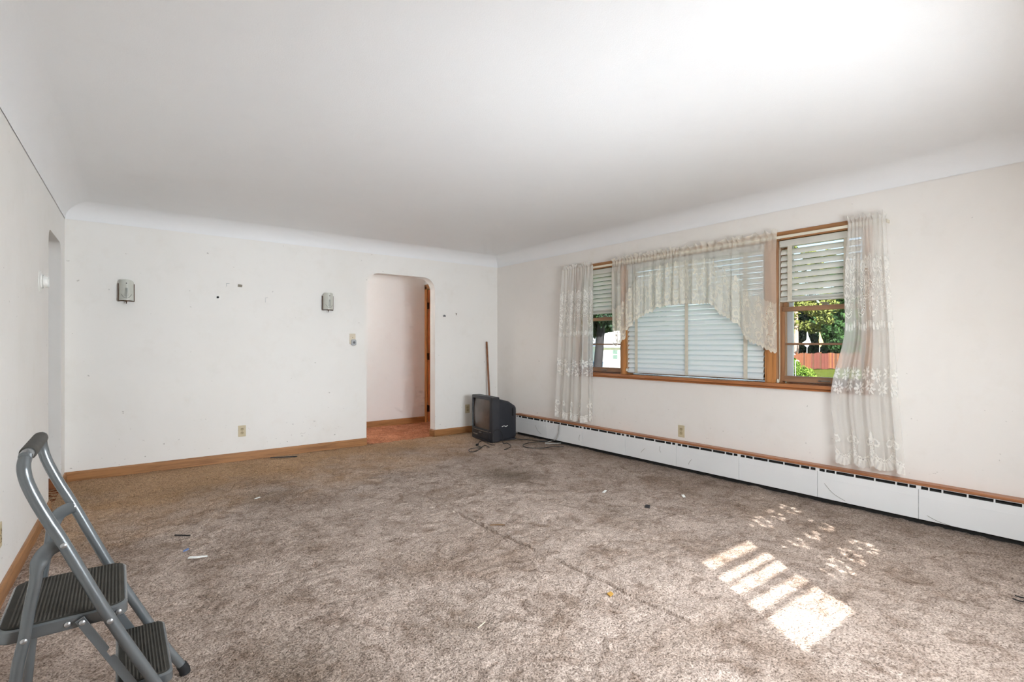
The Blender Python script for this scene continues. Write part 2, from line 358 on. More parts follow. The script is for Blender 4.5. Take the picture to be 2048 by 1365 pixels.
struct(MB().prism(poly, lambda p, q, w: (XL(p) - w, p, q), 0, TH).build('wall_left', 'wall_paint', smooth=True))
# window positions on the right wall: (far edge, near edge) in y
W1, W2, W3 = (4.26, 3.66), (3.575, 2.105), (1.99, 1.39)
WZ0, WZ1 = .885, 2.06; WT = .16
m = MB(); y_far, y_near = W1[0] + .05, W3[1] - .05
m.box(XR, XR + WT, YF - .3, YB + .13, 0, WZ0 - .02).box(XR, XR + WT, YF - .3, YB + .13, WZ1 + .02, 2.6)
m.box(XR, XR + WT, YF - .3, y_near, WZ0 - .02, WZ1 + .02).box(XR, XR + WT, y_far, YB + .13, WZ0 - .02, WZ1 + .02)
struct(m.build('wall_right', 'wall_paint_right'))
# front wall behind the camera, with a window of two lights
FA, FB_ = (1.38, 1.955), (2.07, 2.80)
m = MB(); m.box(-.75, XR + .16, YF - .16, YF, 0, .90).box(-.75, XR + .16, YF - .16, YF, 2.06, 2.6)
m.box(-.75, FA[0] - .045, YF - .16, YF, .90, 2.06).box(FB_[1] + .045, XR + .16, YF - .16, YF, .90, 2.06)
struct(m.build('wall_front', 'wall_paint'))
# ceiling with a plaster cove running round the room
def inset(d):
    xl = lambda y: XL(y) + d
    return [(xl(YF + d), YF + d), (XR - d, YF + d), (XR - d, YB - d), (xl(YB - d), YB - d)]
prof = [(.004, ZC - .004), (.004, ZC)] + [(.185 - .181 * math.cos(a), ZC + (ZT - ZC) * math.sin(a)) for a in [PI / 2 * k / 12 for k in range(13)]]
m = MB()
for e in range(4):
    v = []
    for d, zz in prof:
        p, q = inset(d)[e], inset(d)[(e + 1) % 4]; v += [(p[0], p[1], zz), (q[0], q[1], zz)]
    m.add(v, [(2 * i, 2 * i + 1, 2 * i + 3, 2 * i + 2) for i in range(len(prof) - 1)])
p = inset(.185); m.add([(x, y, ZT) for x, y in p], [(0, 1, 2, 3)])
me_c = m.build('ceiling', 'ceiling_paint', smooth=True); struct(me_c)
struct(MB().box(-1.9, XR + .8, YF - .8, 7.6, 2.62, 2.75).build('roof_deck', 'heater_dark'))
# hall behind the doorway
HY = 7.12
struct(MB().box(1.0, 3.98, HY, HY + .1, 0, 2.6).build('wall_hall_back', 'hall_paint'))
struct(MB().box(1.0, 1.1, YB + TH, HY, 0, 2.6).build('wall_hall_left', 'hall_paint'))
struct(MB().box(1.0, 3.98, YB + TH, HY + .1, ZT, ZT + .1).build('ceiling_hall', 'ceiling_paint'))
HX = 3.805                                        # hall's right-hand wall, with the door in it
m = MB(); m.box(HX, HX + .1, YB + TH, HY, 2.06, 2.6).box(HX, HX + .1, 7.06, HY, 0, 2.06).box(HX, HX + .1, YB + TH, 6.20, 0, 2.06)
struct(m.build('wall_hall_right', 'hall_paint'))
# room behind the left opening
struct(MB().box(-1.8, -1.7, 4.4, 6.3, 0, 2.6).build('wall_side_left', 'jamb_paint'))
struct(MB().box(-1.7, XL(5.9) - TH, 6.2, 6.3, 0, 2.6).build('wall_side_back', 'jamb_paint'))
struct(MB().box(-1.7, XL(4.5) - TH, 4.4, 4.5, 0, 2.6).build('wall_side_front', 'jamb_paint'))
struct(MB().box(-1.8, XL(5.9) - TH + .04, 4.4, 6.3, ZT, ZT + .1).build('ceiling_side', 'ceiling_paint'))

# baseboards
def board_poly(t_, h): return [(0, 0), (t_, 0), (t_, h * .82), (t_ * .55, h), (0, h)]
BH, BT = .086, .015
m = MB()
m.prism(board_poly(BT, BH), lambda p, q, w: (w, YB - p, q), XL(YB) + .005, DX0)
m.prism(board_poly(BT, BH), lambda p, q, w: (w, YB - p, q), DX1 - BT, XR)
m.prism(board_poly(BT, BH), lambda p, q, w: (DX1 - p, w, q), YB - .004, YB + TH)
m.prism(board_poly(BT, BH), lambda p, q, w: (DX0 + p * .3, w, q), YB - .004, YB + TH)
struct(m.build('baseboard_back', 'wood_x'))
m = MB()
m.prism(board_poly(BT, BH), lambda p, q, w: (XL(w) + p, w, q), YF, LY0)
m.prism(board_poly(BT, BH), lambda p, q, w: (XL(w) + p, w, q), LY1, YB)
struct(m.build('baseboard_left', 'wood_y'))
struct(MB().prism(board_poly(.012, .10), lambda p, q, w: (w, LY1 - p, q), XL(LY1) - TH, XL(LY1) + BT).build('baseboard_opening', 'jamb_wood'))
struct(MB().prism(board_poly(BT, .09), lambda p, q, w: (w, HY - p, q), 1.1, HX).build('baseboard_hall', 'wood_x'))
# hall door with casing and three hinges
d1 = thing('door_1', (HX, 6.63, 0), 'orange varnished wooden door with dark hinges inside the hall doorway', kind='structure')
MB().box(HX - .02, HX, 7.05, HY - .002, 0, 2.10).build('casing', 'wood_z', d1, bevel=.004)
MB().box(HX - .02, HX, 6.15, HY - .002, 2.06, 2.13).build('casing', 'wood_y', d1, bevel=.004)
MB().box(HX - .02, HX, 6.14, 6.21, 0, 2.10).build('casing', 'wood_z', d1, bevel=.004)
dl = MB().box(HX - .004, HX + .035, 6.215, 7.045, .012, 2.05).build('door_leaf', 'door_wood', d1, bevel=.003)
for z in (.22, 1.02, 1.80):
    MB().tube([(HX - .012, 7.035, z - .05), (HX - .012, 7.035, z + .05)], .009, 8).box(HX - .0065, HX - .004, 6.99, 7.03, z - .05, z + .05).build('hinge', 'hinge', dl)
MB().lathe([(.012, 0), (.012, .04), (.028, .05), (.03, .065), (.018, .078), (0, .08)], (HX - .004, 6.28, .98), (-1, 0, 0)).build('door_knob', 'lock_metal', dl, True)

# ------------------------------------------------------------------ windows of the right wall
GX = XR + .075                                   # glass plane
def bar_y(mb, x0, x1, y0, y1, z0, z1): return mb.box(x0, x1, y0, y1, z0, z1)
def side_window(name, W, n):
    y1, y0 = W; r = thing(name, (XR, (y0 + y1) / 2, WZ0), 'double hung wooden window ' + n, kind='structure')
    zm, zu = 1.495, 1.205
    # outer frame
    for a, b in ((y0 - .018, y0), (y1, y1 + .018)): MB().box(XR + .0, XR + .12, a, b, WZ0, WZ1).build('jamb', 'sash_wood_z', r)
    # lower sash
    for a, b in ((y0, y0 + .028), (y1 - .028, y1)): MB().box(GX - .02, GX + .02, a, b, WZ0 + .015, zm + .02).build('stile', 'sash_wood_z', r, bevel=.003)
    MB().box(GX - .022, GX + .02, y0 + .02, y1 - .02, WZ0 + .012, .945).build('bottom_rail', 'sash_wood_y', r, bevel=.004)
    MB().box(GX - .024, GX + .03, y0 + .004, y1 - .004, zm - .022, zm + .016).build('meeting_rail', 'sash_wood_y', r, bevel=.003)
    MB().box(GX - .012, GX + .012, y0 + .02, y1 - .02, zu - .008, zu + .009).build('muntin', 'sash_wood_y', r, bevel=.003)
    for za, zb in ((.945, zu - .008), (zu + .009, zm - .022)): MB().box(GX - .002, GX + .001, y0 + .026, y1 - .026, za - .004, zb + .004).build('pane', 'pane_glass', r)
    # upper sash
    for a, b in ((y0, y0 + .028), (y1 - .028, y1)): MB().box(GX + .022, GX + .05, a, b, zm, WZ1).build('stile', 'sash_wood_z', r)
    MB().box(GX + .022, GX + .05, y0, y1, WZ1 - .04, WZ1).build('top_rail', 'sash_wood_y', r)
    for za, zb in ((zm, 1.76), (1.775, WZ1 - .04)): MB().box(GX + .034, GX + .037, y0 + .026, y1 - .026, za, zb).build('pane', 'pane_glass', r)
    MB().box(GX + .024, GX + .048, y0 + .02, y1 - .02, 1.76, 1.775).build('muntin', 'sash_wood_y', r)
    # storm frame outside
    for a, b in ((y0 - .01, y0 + .052), (y1 - .052, y1 + .01)): MB().box(XR + .138, XR + .16, a, b, WZ0 + .02, WZ1 + .015).build('storm_stile', 'storm_white', r)
    for a, b in ((WZ0 + .0, WZ0 + .05), (WZ1 - .03, WZ1 + .015)): MB().box(XR + .138, XR + .16, y0, y1, a, b).build('storm_rail', 'storm_white', r)
    # sash lock
    yc = (y0 + y1) / 2 - .03
    MB().box(GX - .03, GX + .005, yc - .02, yc + .02, zm + .016, zm + .022).tube([(GX - .015, yc - .02, zm + .028), (GX - .03, yc + .03, zm + .034)], .006, 8).build('sash_lock', 'lock_metal', r)
    MB().box(GX - .04, GX - .022, yc - .04, yc - .02, .913, .921).box(GX - .04, GX - .034, yc - .045, yc + .045, .911, .923).box(GX - .04, GX - .022, yc + .02, yc + .04, .913, .921).build('sash_lift', 'lock_metal', r, bevel=.002)
    return r
side_window('window_1', W1, 'nearest the television corner, half behind the left lace curtain')
side_window('window_3', W3, 'beside the right lace curtain, looking onto the fence')
y1, y0 = W2
r = thing('window_2', (XR, (y0 + y1) / 2, WZ0), 'wide fixed picture window behind the closed blind and lace valance', kind='structure')
for a, b in ((y0 - .005, y0 + .04), (y1 - .04, y1 + .005)): MB().box(GX - .02, GX + .03, a, b, WZ0 + .01, WZ1).build('stile', 'sash_wood_z', r)
for a, b in ((WZ0 + .01, .945), (WZ1 - .045, WZ1)): MB().box(GX - .02, GX + .03, y0, y1, a, b).build('rail', 'sash_wood_y', r)
MB().box(GX - .002, GX + .002, y0 + .035, y1 - .035, .94, WZ1 - .04).build('pane', 'pane_glass', r)
# mullions, casing, sill, apron
struct(MB().box(XR - .008, XR + .12, W2[0] + .005, W1[1] - .018, WZ0, WZ1).box(XR - .014, XR + .0, W2[0] + .018, W1[1] - .03, WZ0, WZ1).build('trim_1', 'wood_z', bevel=.004))
struct(MB().box(XR - .008, XR + .12, W3[0] + .018, W2[1] - .005, WZ0, WZ1).box(XR - .014, XR + .0, W3[0] + .04, W2[1] - .025, WZ0, WZ1).build('trim_2', 'wood_z', bevel=.004))
struct(MB().box(XR - .016, XR, y_near - .012, y_far + .012, WZ1 - .005, 2.122).box(XR, XR + .14, y_near, y_far, WZ1, WZ1 + .02).build('trim_3', 'wood_y', bevel=.004))
for k, (a, b) in enumerate(((W1[0] + .018, y_far + .012), (y_near - .012, W3[1] - .018))):
    struct(MB().box(XR - .016, XR, a, b, WZ0, WZ1).build('trim_%d' % (4 + k), 'wood_z', bevel=.004))
struct(MB().prism([(-.045, WZ0 - .026), (-.045, WZ0 - .004), (-.040, WZ0), (.14, WZ0 + .004), (.14, WZ0 - .026)], lambda p, q, w: (XR + p, w, q), y_near - .03, y_far + .03).build('trim_6', 'sill_wood', bevel=.004, seg=3))
struct(MB().prism([(-.020, .838), (-.020, .845), (-.014, .852), (-.014, WZ0 - .026), (0, WZ0 - .026), (0, .838)], lambda p, q, w: (XR + p, w, q), y_near - .012, y_far + .012).build('trim_7', 'sill_wood', bevel=.002))

# ------------------------------------------------------------------ venetian blinds
def slat_mesh(L, w, mat):
    n = 6; v = []; 
    for yy in (-L / 2, L / 2):
        for k in range(n + 1):
            a = (k / n - .5); v.append((a * w, yy, .0085 * (1 - (2 * a) ** 2)))
        for k in range(n, -1, -1):
            a = (k / n - .5); v.append((a * w, yy, .0085 * (1 - (2 * a) ** 2) - .0012))
    c = 2 * (n + 1); mb = MB(); mb.add(v, [(k, (k + 1) % c, c + (k + 1) % c, c + k) for k in range(c)] + [tuple(range(c)), tuple(range(2 * c - 1, c - 1, -1))])
    return mb
def blind(label, y1, y0, ztop, slats, tapes, mat, rail_z, cords=()):
    xb = XR + .022; yc = (y0 + y1) / 2; L = abs(y1 - y0)
    r = thing('venetian_blind', (xb, yc, rail_z), label, 'blind')
    MB().box(xb - .028, xb + .028, y0, y1, ztop - .052, ztop).build('head_rail', mat, r, bevel=.004)
    first = None
    for z, tilt in slats:
        rot = (0, tilt, 0); loc = (0, 0, z - rail_z)
        if first is None:
            first = slat_mesh(L - .012, .054, mat).build('slat', mat, r, True, local=True); first.location = loc; first.rotation_euler = rot
        else: share(first, 'slat', r, loc, rot)
    MB().box(xb - .024, xb + .024, y0 + .004, y1 - .004, rail_z, rail_z + .016).build('bottom_rail', mat, r, bevel=.005)
    for ty in tapes:
        tp = MB().box(xb - .0275, xb - .0262, ty - .018, ty + .018, rail_z + .002, ztop - .05).box(xb - .0275, xb + .0275, ty - .018, ty + .018, rail_z - .004, rail_z - .0015).build('ladder_tape', 'tape', r)
    for cy, cz in cords:
        MB().tube(bez([(xb - .03, cy, ztop - .03), (xb - .034, cy + .002, (ztop + cz) / 2), (xb - .036, cy, cz + .05), (xb - .04, cy + .012, cz)]), .0025, 6).build('pull_cord', 'tape', r)
        MB().lathe([(.003, .03), (.008, .02), (.009, 0), (0, -.002)], (xb - .04, cy + .012, cz - .01), seg=10).build('tassel', 'tape', r, True)
    return r
T = math.radians(-61)
n = 23; zs = [1.985 - i * .0475 for i in range(n)]
blind('wide white venetian blind lowered shut over the middle picture window', W2[0] - .008, W2[1] + .008, 2.05, [(z, T) for z in zs], (3.442, 2.846, 2.267), 'slat_white', .906, ((3.545, .93),))
zs = [1.958 - i * .0485 for i in range(8)]
blind('cream venetian blind half raised in the window above the fence view', W3[0] - .008, W3[1] + .008, 2.05, [(z, math.radians(-60)) for z in zs] + [(1.583 - .009 * i, math.radians(-12)) for i in range(3)], (1.899, 1.495), 'slat_cream', 1.548, ((1.975, .90),))
zs = [1.985 - i * .047 for i in range(9)]
blind('cream venetian blind half raised in the narrow window by the left curtain', W1[0] - .008, W1[1] + .008, 2.05, [(z, math.radians(-58)) for z in zs] + [(1.585 - .009 * i, math.radians(-10)) for i in range(3)], (4.08, 3.76), 'slat_cream', 1.548)

# ------------------------------------------------------------------ curtain rod, lace curtains, valances
rd = thing('curtain_rod', (XR - .05, 2.85, 2.06), 'long flat cream curtain rod across the tops of all three windows', 'curtain rod')
MB().box(XR - .074, XR - .066, 1.225, 4.475, 2.056, 2.078).build('rail', 'rod_cream', rd, bevel=.003)
for yy in (1.225, 4.467): MB().box(XR - .074, XR, yy, yy + .008, 2.056, 2.078).build('return_end', 'rod_cream', rd, bevel=.002)
for yy in (1.97, 2.86, 3.66): MB().box(XR - .066, XR - .016, yy - .008, yy + .008, 2.060, 2.074).build('bracket', 'lock_metal', rd)

def ell(s, t_, cs, ct, a, b):
    x = (s - cs) / a; y = (t_ - ct) / b; return np.sqrt(x * x + y * y), np.arctan2(y, x)
def ring(L, Hh, rho, th, sz, w, nd=0, part=None):
    d = np.abs(rho - 1) * sz; ok = part if part is not None else np.ones_like(d, bool)
    L[(d < w) & ok] = 1
    if nd: Hh[(d < w * .42) & (np.sin(th * nd) > .1) & ok] = 1
def petals(L, rho, th, k, lo=.45, inner=0):
    L[(rho < lo + (1 - lo) * np.abs(np.cos(k * th / 2))) & (rho > inner)] = 1
def panel_lace(s, t_, S):
    """t_ = height above the hem"""
    L = np.zeros_like(s); Hh = np.zeros_like(s)
    p = .185; x = (s + .02) % p - p / 2                         # hem: swags with petals and fleurs
    rho, th = ell(x, t_, 0, .155, p * .46, .092); low = t_ < .175
    L[(rho > 1) & (t_ < .155)] = .55
    L[(rho > 1.12) & (t_ < .15) & (np.sin(th * 26) > -.3)] = .95
    ring(L, Hh, rho, th, .09, .013, 40, low)
    for sg in (-1, 1):
        r2, t2 = ell(x, t_, sg * p * .30, .185, .020, .022); ring(L, Hh, r2, t2, .02, .006)
        r2, t2 = ell(x, t_, sg * p / 2, .205, .017, .045); petals(L, r2, t2, 2, .8)
        r2, t2 = ell(x, t_, sg * (p / 2 - .016), .185, .014, .03); petals(L, r2, t2, 2, .7)
    p = .105; x = s % p - p / 2                                 # middle band: rosettes
    for cy in (.565, .665):
        rho, th = ell(x, t_, 0, cy, .046, .052); petals(L, rho, th, 8, .35, .2); Hh[(rho > .26) & (rho < .36) & (np.sin(th * 4) > .3)] = 1
        x = (s + p / 2) % p - p / 2
    p = .17; x = (s + .05) % p - p / 2                          # upper band: tall medallions
    band = (t_ > .98) & (t_ < 1.52); L[band] = np.maximum(L[band], .32)
    for cx, cy, a, b in ((0, 1.20, .052, .115), (p / 2, 1.32, .05, .10), (-p / 2, 1.32, .05, .10)):
        rho, th = ell(x, t_, cx, cy, a, b); ring(L, Hh, rho, th, .055, .008, 36); rho2 = rho * 1.6; petals(L, rho2, th, 10, .4, .25)
        Hh[(rho2 > .28) & (rho2 < .36) & (np.sin(th * 5) > .2)] = 1
    for cx in np.linspace(-.07, .07, 6):
        r2, t2 = ell(x, t_, cx, 1.00 + .5 * cx * cx / .1, .010, .028); L[r2 < 1] = 1; L[(r2 > 1) & (r2 < 1.25)] = .1
    for cx, cy in ((0, 1.41), (0, 1.47), (p / 2, 1.47), (-p / 2, 1.47), (.045, 1.44), (-.045, 1.44)):
        r2, t2 = ell(x, t_, cx, cy, .016, .04); ring(L, Hh, r2, t2, .02, .006); L[r2 < .5] = .9
    return L, Hh
def curtain(name, label, part, yt, yb, ztop, zhem, S, npl, x0, mat, seed, lace, hem_fn, ns=170, nt=470, amp=(.012, .026), cat='curtain', edge=None, flat=None):
    s0 = np.linspace(0, 1, ns); v0 = np.concatenate([np.linspace(-.042, 0, 16)[:-1], np.linspace(0, 1, nt)])
    u, v = np.meshgrid(s0, v0, indexing='ij'); s = u * S; vv = np.clip(v, 0, 1)
    ph = vnoise(u * 6, u * 0, 1.0, seed) * 1.4; fold = np.sin(2 * PI * npl * u + 2.2 * ph + .5 * vv) + .35 * np.sin(2 * PI * npl * 2.3 * u + 1.7 + ph)
    gath = np.sin(2 * PI * npl * 3.1 * u + 4 * ph + seed)
    A = (amp[0] + (amp[1] - amp[0]) * vv) * (np.ones_like(u) if flat is None else flat(u))
    k = np.clip(vv * 7, 0, 1)
    X = x0 - (A * fold * k + .006 * gath * (1 - k))
    e = np.sign(v) * vv ** 1.1
    Y = (yt[0] + (yt[1] - yt[0]) * u) * (1 - e) + (yb[0] + (yb[1] - yb[0]) * u) * e + .006 * fold * k * np.cos(2 * PI * npl * u)
    hz = zhem(u, Y) + hem_fn(s); Z = ztop + (hz - ztop) * vv
    if edge is not None: Y = Y + edge(u, vv)
    hd = v < 0                                                  # ruffled header above the rod
    Z = np.where(hd, ztop - v * (.9 + .35 * np.sin(2 * PI * npl * 2.0 * u + 3 * ph)), Z)
    X = np.where(hd, X + v * .5 * np.sin(2 * PI * npl * 2.6 * u + 5 * ph) + v * .15, X)
    L, Hh = lace(s, Z - hz, S); L[hd] = .35; Hh[hd] = 0
    band = (v >= 0) & (Z > ztop - .02); L[band] = .5
    L = np.maximum(L, (.5 if nt > 400 else .22) * np.exp(-vv * (2.6 if nt > 400 else 5)) * (v >= 0))
    V = np.stack([X, Y, Z], -1).reshape(-1, 3)
    root = thing(name, (x0, (yt[0] + yt[1]) / 2, float(Z.min())), label, cat)
    grid_object(part, V, ns, len(v0), mat, root, {'lace': L, 'hole': Hh})
    return root
hem = lambda s: .034 - .034 * np.abs(np.sin(PI * (s + .02) / .185)) ** .8 - .007 * np.abs(np.sin(PI * s / .026))
curtain('lace_curtain', 'long sheer white lace curtain at the right end of the window, nearest the camera', 'cloth', (1.458, 1.222), (1.520, 1.112), 2.085, lambda u, y: .322 + 0 * u, .62, 3.3, XR - .085, 'sheer_white', 11, panel_lace, hem,
        edge=lambda u, v: .055 * (1 - u) * np.exp(-((v - .72) / .16) ** 2) - .02 * (1 - u) * np.exp(-((v - .45) / .12) ** 2))
curtain('lace_curtain', 'long sheer white lace curtain at the left end of the window, by the television', 'cloth', (4.474, 3.982), (4.585, 4.000), 2.085, lambda u, y: .315 + 0 * u, .80, 3.8, XR - .085, 'sheer_white', 23, panel_lace, hem, amp=(.012, .034))

VY = np.array([1.955, 2.006, 2.087, 2.193, 2.237, 2.272, 2.371, 2.465, 2.503, 2.562, 2.687, 2.791, 2.856, 2.955, 3.098, 3.193, 3.279, 3.405, 3.497, 3.537, 3.604, 3.659, 3.70])
VZ = np.array([1.147, 1.151, 1.200, 1.242, 1.285, 1.371, 1.440, 1.488, 1.560, 1.588, 1.587, 1.603, 1.598, 1.600, 1.584, 1.54, 1.514, 1.458, 1.357, 1.279, 1.216, 1.200, 1.205])
VZ = np.convolve(np.pad(np.interp(np.linspace(1.955, 3.70, 120), VY, VZ), 1, 'edge'), np.ones(3) / 3, 'valid'); VY = np.linspace(1.955, 3.70, 120)
def valance_lace(s, t_, S):
    L = np.zeros_like(s); Hh = np.zeros_like(s); b = t_ < .40
    L[b] = .46; L[t_ < .014] = .95
    p = .15; x = s % p - p / 2
    for cx, cy, a, bb in ((0, .085, .048, .052), (p / 2, .20, .05, .055), (-p / 2, .20, .05, .055), (0, .31, .046, .05)):
        rho, th = ell(x, t_, cx, cy, a, bb); ring(L, Hh, rho, th, .05, .008, 30, np.sin(th + cx * 9) > -.6); r2 = rho * 2.1; ring(L, Hh, r2, th, .022, .006)
        petals(L, rho * 1.25, th, 12, .75, .72)
    for cx in np.linspace(-.075, .075, 8):
        r2, t2 = ell(x, t_, cx, .022, .0085, .014); L[r2 < 1] = 1
    for cx, cy in ((.04, .14), (-.04, .14), (.04, .26), (-.04, .26), (0, .38)):
        r2, t2 = ell(x, t_, cx, cy, .012, .034); L[r2 < 1] = 1
    return L, Hh
sc = lambda s: -.016 * np.abs(np.sin(PI * s / .052)) - .004 * np.abs(np.sin(PI * s / .017))
vz = lambda u, y: np.interp(y, VY, VZ)
curtain('lace_valance', 'left half of the cream lace swag valance, over the middle blind', 'cloth', (3.700, 2.855), (3.690, 2.850), 2.085, vz, 1.35, 7.5, XR - .088, 'sheer_cream', 31, valance_lace, sc, 300, 330, (.012, .024), 'valance', flat=lambda u: .4 + .6 * np.abs(np.sin(u * 4.2 + 1.3)))
curtain('lace_valance', 'right half of the cream lace swag valance, ending flat beside the fence view', 'cloth', (2.855, 1.962), (2.850, 1.958), 2.085, vz, 1.35, 5.0, XR - .092, 'sheer_cream', 47, valance_lace, sc, 300, 330, (.010, .022), 'valance', flat=lambda u: np.clip((.80 - u) * 4, .12, 1) * (.45 + .55 * np.abs(np.sin(u * 5.5 + .4))))

# ------------------------------------------------------------------ baseboard heater
hr = thing('baseboard_heater', (XH, 2.6, 0), 'long white hot water baseboard heater along the window wall with wooden cap', 'heater')
hy0, hy1 = YF + .002, 5.40
MB().box(XH + .03, XR - .001, hy0, hy1, .0, .258).build('back_plate', 'heater_dark', hr)
MB().tube([(XH + .022, hy0, .12), (XH + .022, hy1, .12)], .012, 8).build('pipe', 'lock_metal', hr)
MB().box(XH - .01, XR, hy0, hy1, .2615, .280).build('wooden_cap', 'cap_wood', hr, bevel=.004)
MB().box(XH - .0005, XR - .002, hy0, hy1, .2565, .2612).build('top_lip', 'heater_white', hr)
ys = [1.046 + .6235 * k for k in range(-3, 8)]
post = None
for k, y in enumerate(ys):
    a, b = max(y, hy0), min(y + .6235, hy1)
    if b <= a: continue
    MB().box(XH, XH + .006, a + .0012, b - .0012, .036, .236).build('cover_panel', 'heater_white', hr, bevel=.0015)
    MB().box(XH - .0015, XH, a + .002, b - .002, .1845, .1868).build('panel_seam', 'heater_white', hr)
    for dy, w in ((-.0, .026), (.055, .006), (.1247, .008), (.2494, .008), (.3741, .008), (.4988, .008), (.5685, .006)):
        if a <= y + dy - w / 2 and y + dy + w / 2 <= b or (dy == 0 and a == y):
            MB().box(XH, XH + (.008 if w > .007 else .012), y + dy - w / 2, y + dy + w / 2, .2355, .2570).build('slot_post', 'heater_white', hr)
for k, (yy, zz, dy, dz) in enumerate(((4.20, .16, .012, -.07), (3.28, .15, .05, -.05), (3.1, .20, -.01, -.06), (1.62, .15, -.14, -.10), (1.0, .07, -.13, -.035), (2.75, .13, .03, -.05), (5.0, .17, -.12, -.1))):
    MB().tube(bez([(XH - .0012, yy, zz), (XH - .0016, yy + dy * .5 + .01, zz + dz * .62), (XH - .0012, yy + dy, zz + dz)], 5), .0011, 5).build('hair_strand', 'nail_grey', hr)
MB().box(XH + .012, XH + .03, hy0, hy1, .236, .244).build('damper_blade', 'heater_dark', hr)

# ------------------------------------------------------------------ outlets, switch, wall fixtures
def outlet(label, c, nrm, along):
    """c = centre on the wall, nrm = wall normal, along = horizontal direction"""
    N = Vector(nrm); A = Vector(along); U = Vector((0, 0, 1)); c = Vector(c)
    r = thing('wall_outlet', c, label, 'outlet')
    W = lambda a, u, n_: tuple(c + A * a + U * u + N * n_)
    def slab(a0, a1, u0, u1, n0, n1, name, mat, par, bev=0):
        mb = MB(); mb.prism([(a0, u0), (a1, u0), (a1, u1), (a0, u1)], lambda p, q, w: W(p, q, w), n0, n1); return mb.build(name, mat, par, bevel=bev)
    slab(-.0355, .0355, -.058, .058, 0, .006, 'cover_plate', 'beige_plastic', r, .003)
    for k in (-1, 1):
        poly = [(.017 * math.cos(a), k * .0195 + max(-.0135, min(.0135, .018 * math.sin(a)))) for a in [2 * PI * i / 20 for i in range(20)]]
        rc = MB().prism(poly, lambda p, q, w: W(p, q, w), .006, .0085).build('receptacle', 'beige_dark', r)
        for s in (-1, 1): slab(s * .0065 - .0018, s * .0065 + .0018, k * .0195 + .000, k * .0195 + .008, .0085, .0089, 'slot', 'slot_black', rc)
        slab(-.0022, .0022, k * .0195 - .0095, k * .0195 - .005, .0085, .0089, 'slot', 'slot_black', rc)
    MB().lathe([(.003, 0), (.003, .0012), (0, .002)], W(0, 0, .006), N, 10).build('screw', 'slot_black', r)
    return r
outlet('beige duplex outlet low on the back wall left of the doorway', (1.032, YB, .305), (0, -1, 0), (1, 0, 0))
outlet('beige duplex outlet on the back wall half hidden behind the television', (3.80, YB, .325), (0, -1, 0), (1, 0, 0))
outlet('beige duplex outlet on the window wall just above the heater cap', (XR, 2.903, .367), (-1, 0, 0), (0, 1, 0))
outlet('beige duplex outlet on the left wall at the picture edge behind the step stool', (XL(3.315), 3.315, .318), (1, -KL, 0), (KL, 1, 0))

sw = thing('switch_plate', (2.20, YB, 1.19), 'ivory wall plate with grey round-button control beside the arched doorway', 'switch')
MB().box(2.163, 2.234, YB - .007, YB, 1.208, 1.330).build('cover_plate', 'ivory', sw, bevel=.003)
MB().box(2.193, 2.203, YB - .011, YB - .007, 1.280, 1.292).build('toggle', 'beige_dark', sw)
c = Vector((2.208, YB - .007, 1.227)); rr = [(.030 * (abs(math.cos(a)) ** .5) * (1 if math.cos(a) > 0 else -1), .036 * (abs(math.sin(a)) ** .5) * (1 if math.sin(a) > 0 else -1)) for a in [2 * PI * i / 32 for i in range(32)]]
bt = MB().prism(rr, lambda p, q, w: (c.x + p, c.y - w, c.z + q), 0, .018).build('control_body', 'grey_plastic', sw, bevel=.003)
MB().lathe([(.014, 0), (.014, .003), (.010, .005), (0, .005)], c + Vector((.002, -.018, .0)), (0, -1, 0), 20).build('button', 'dark_grey_plastic', bt)

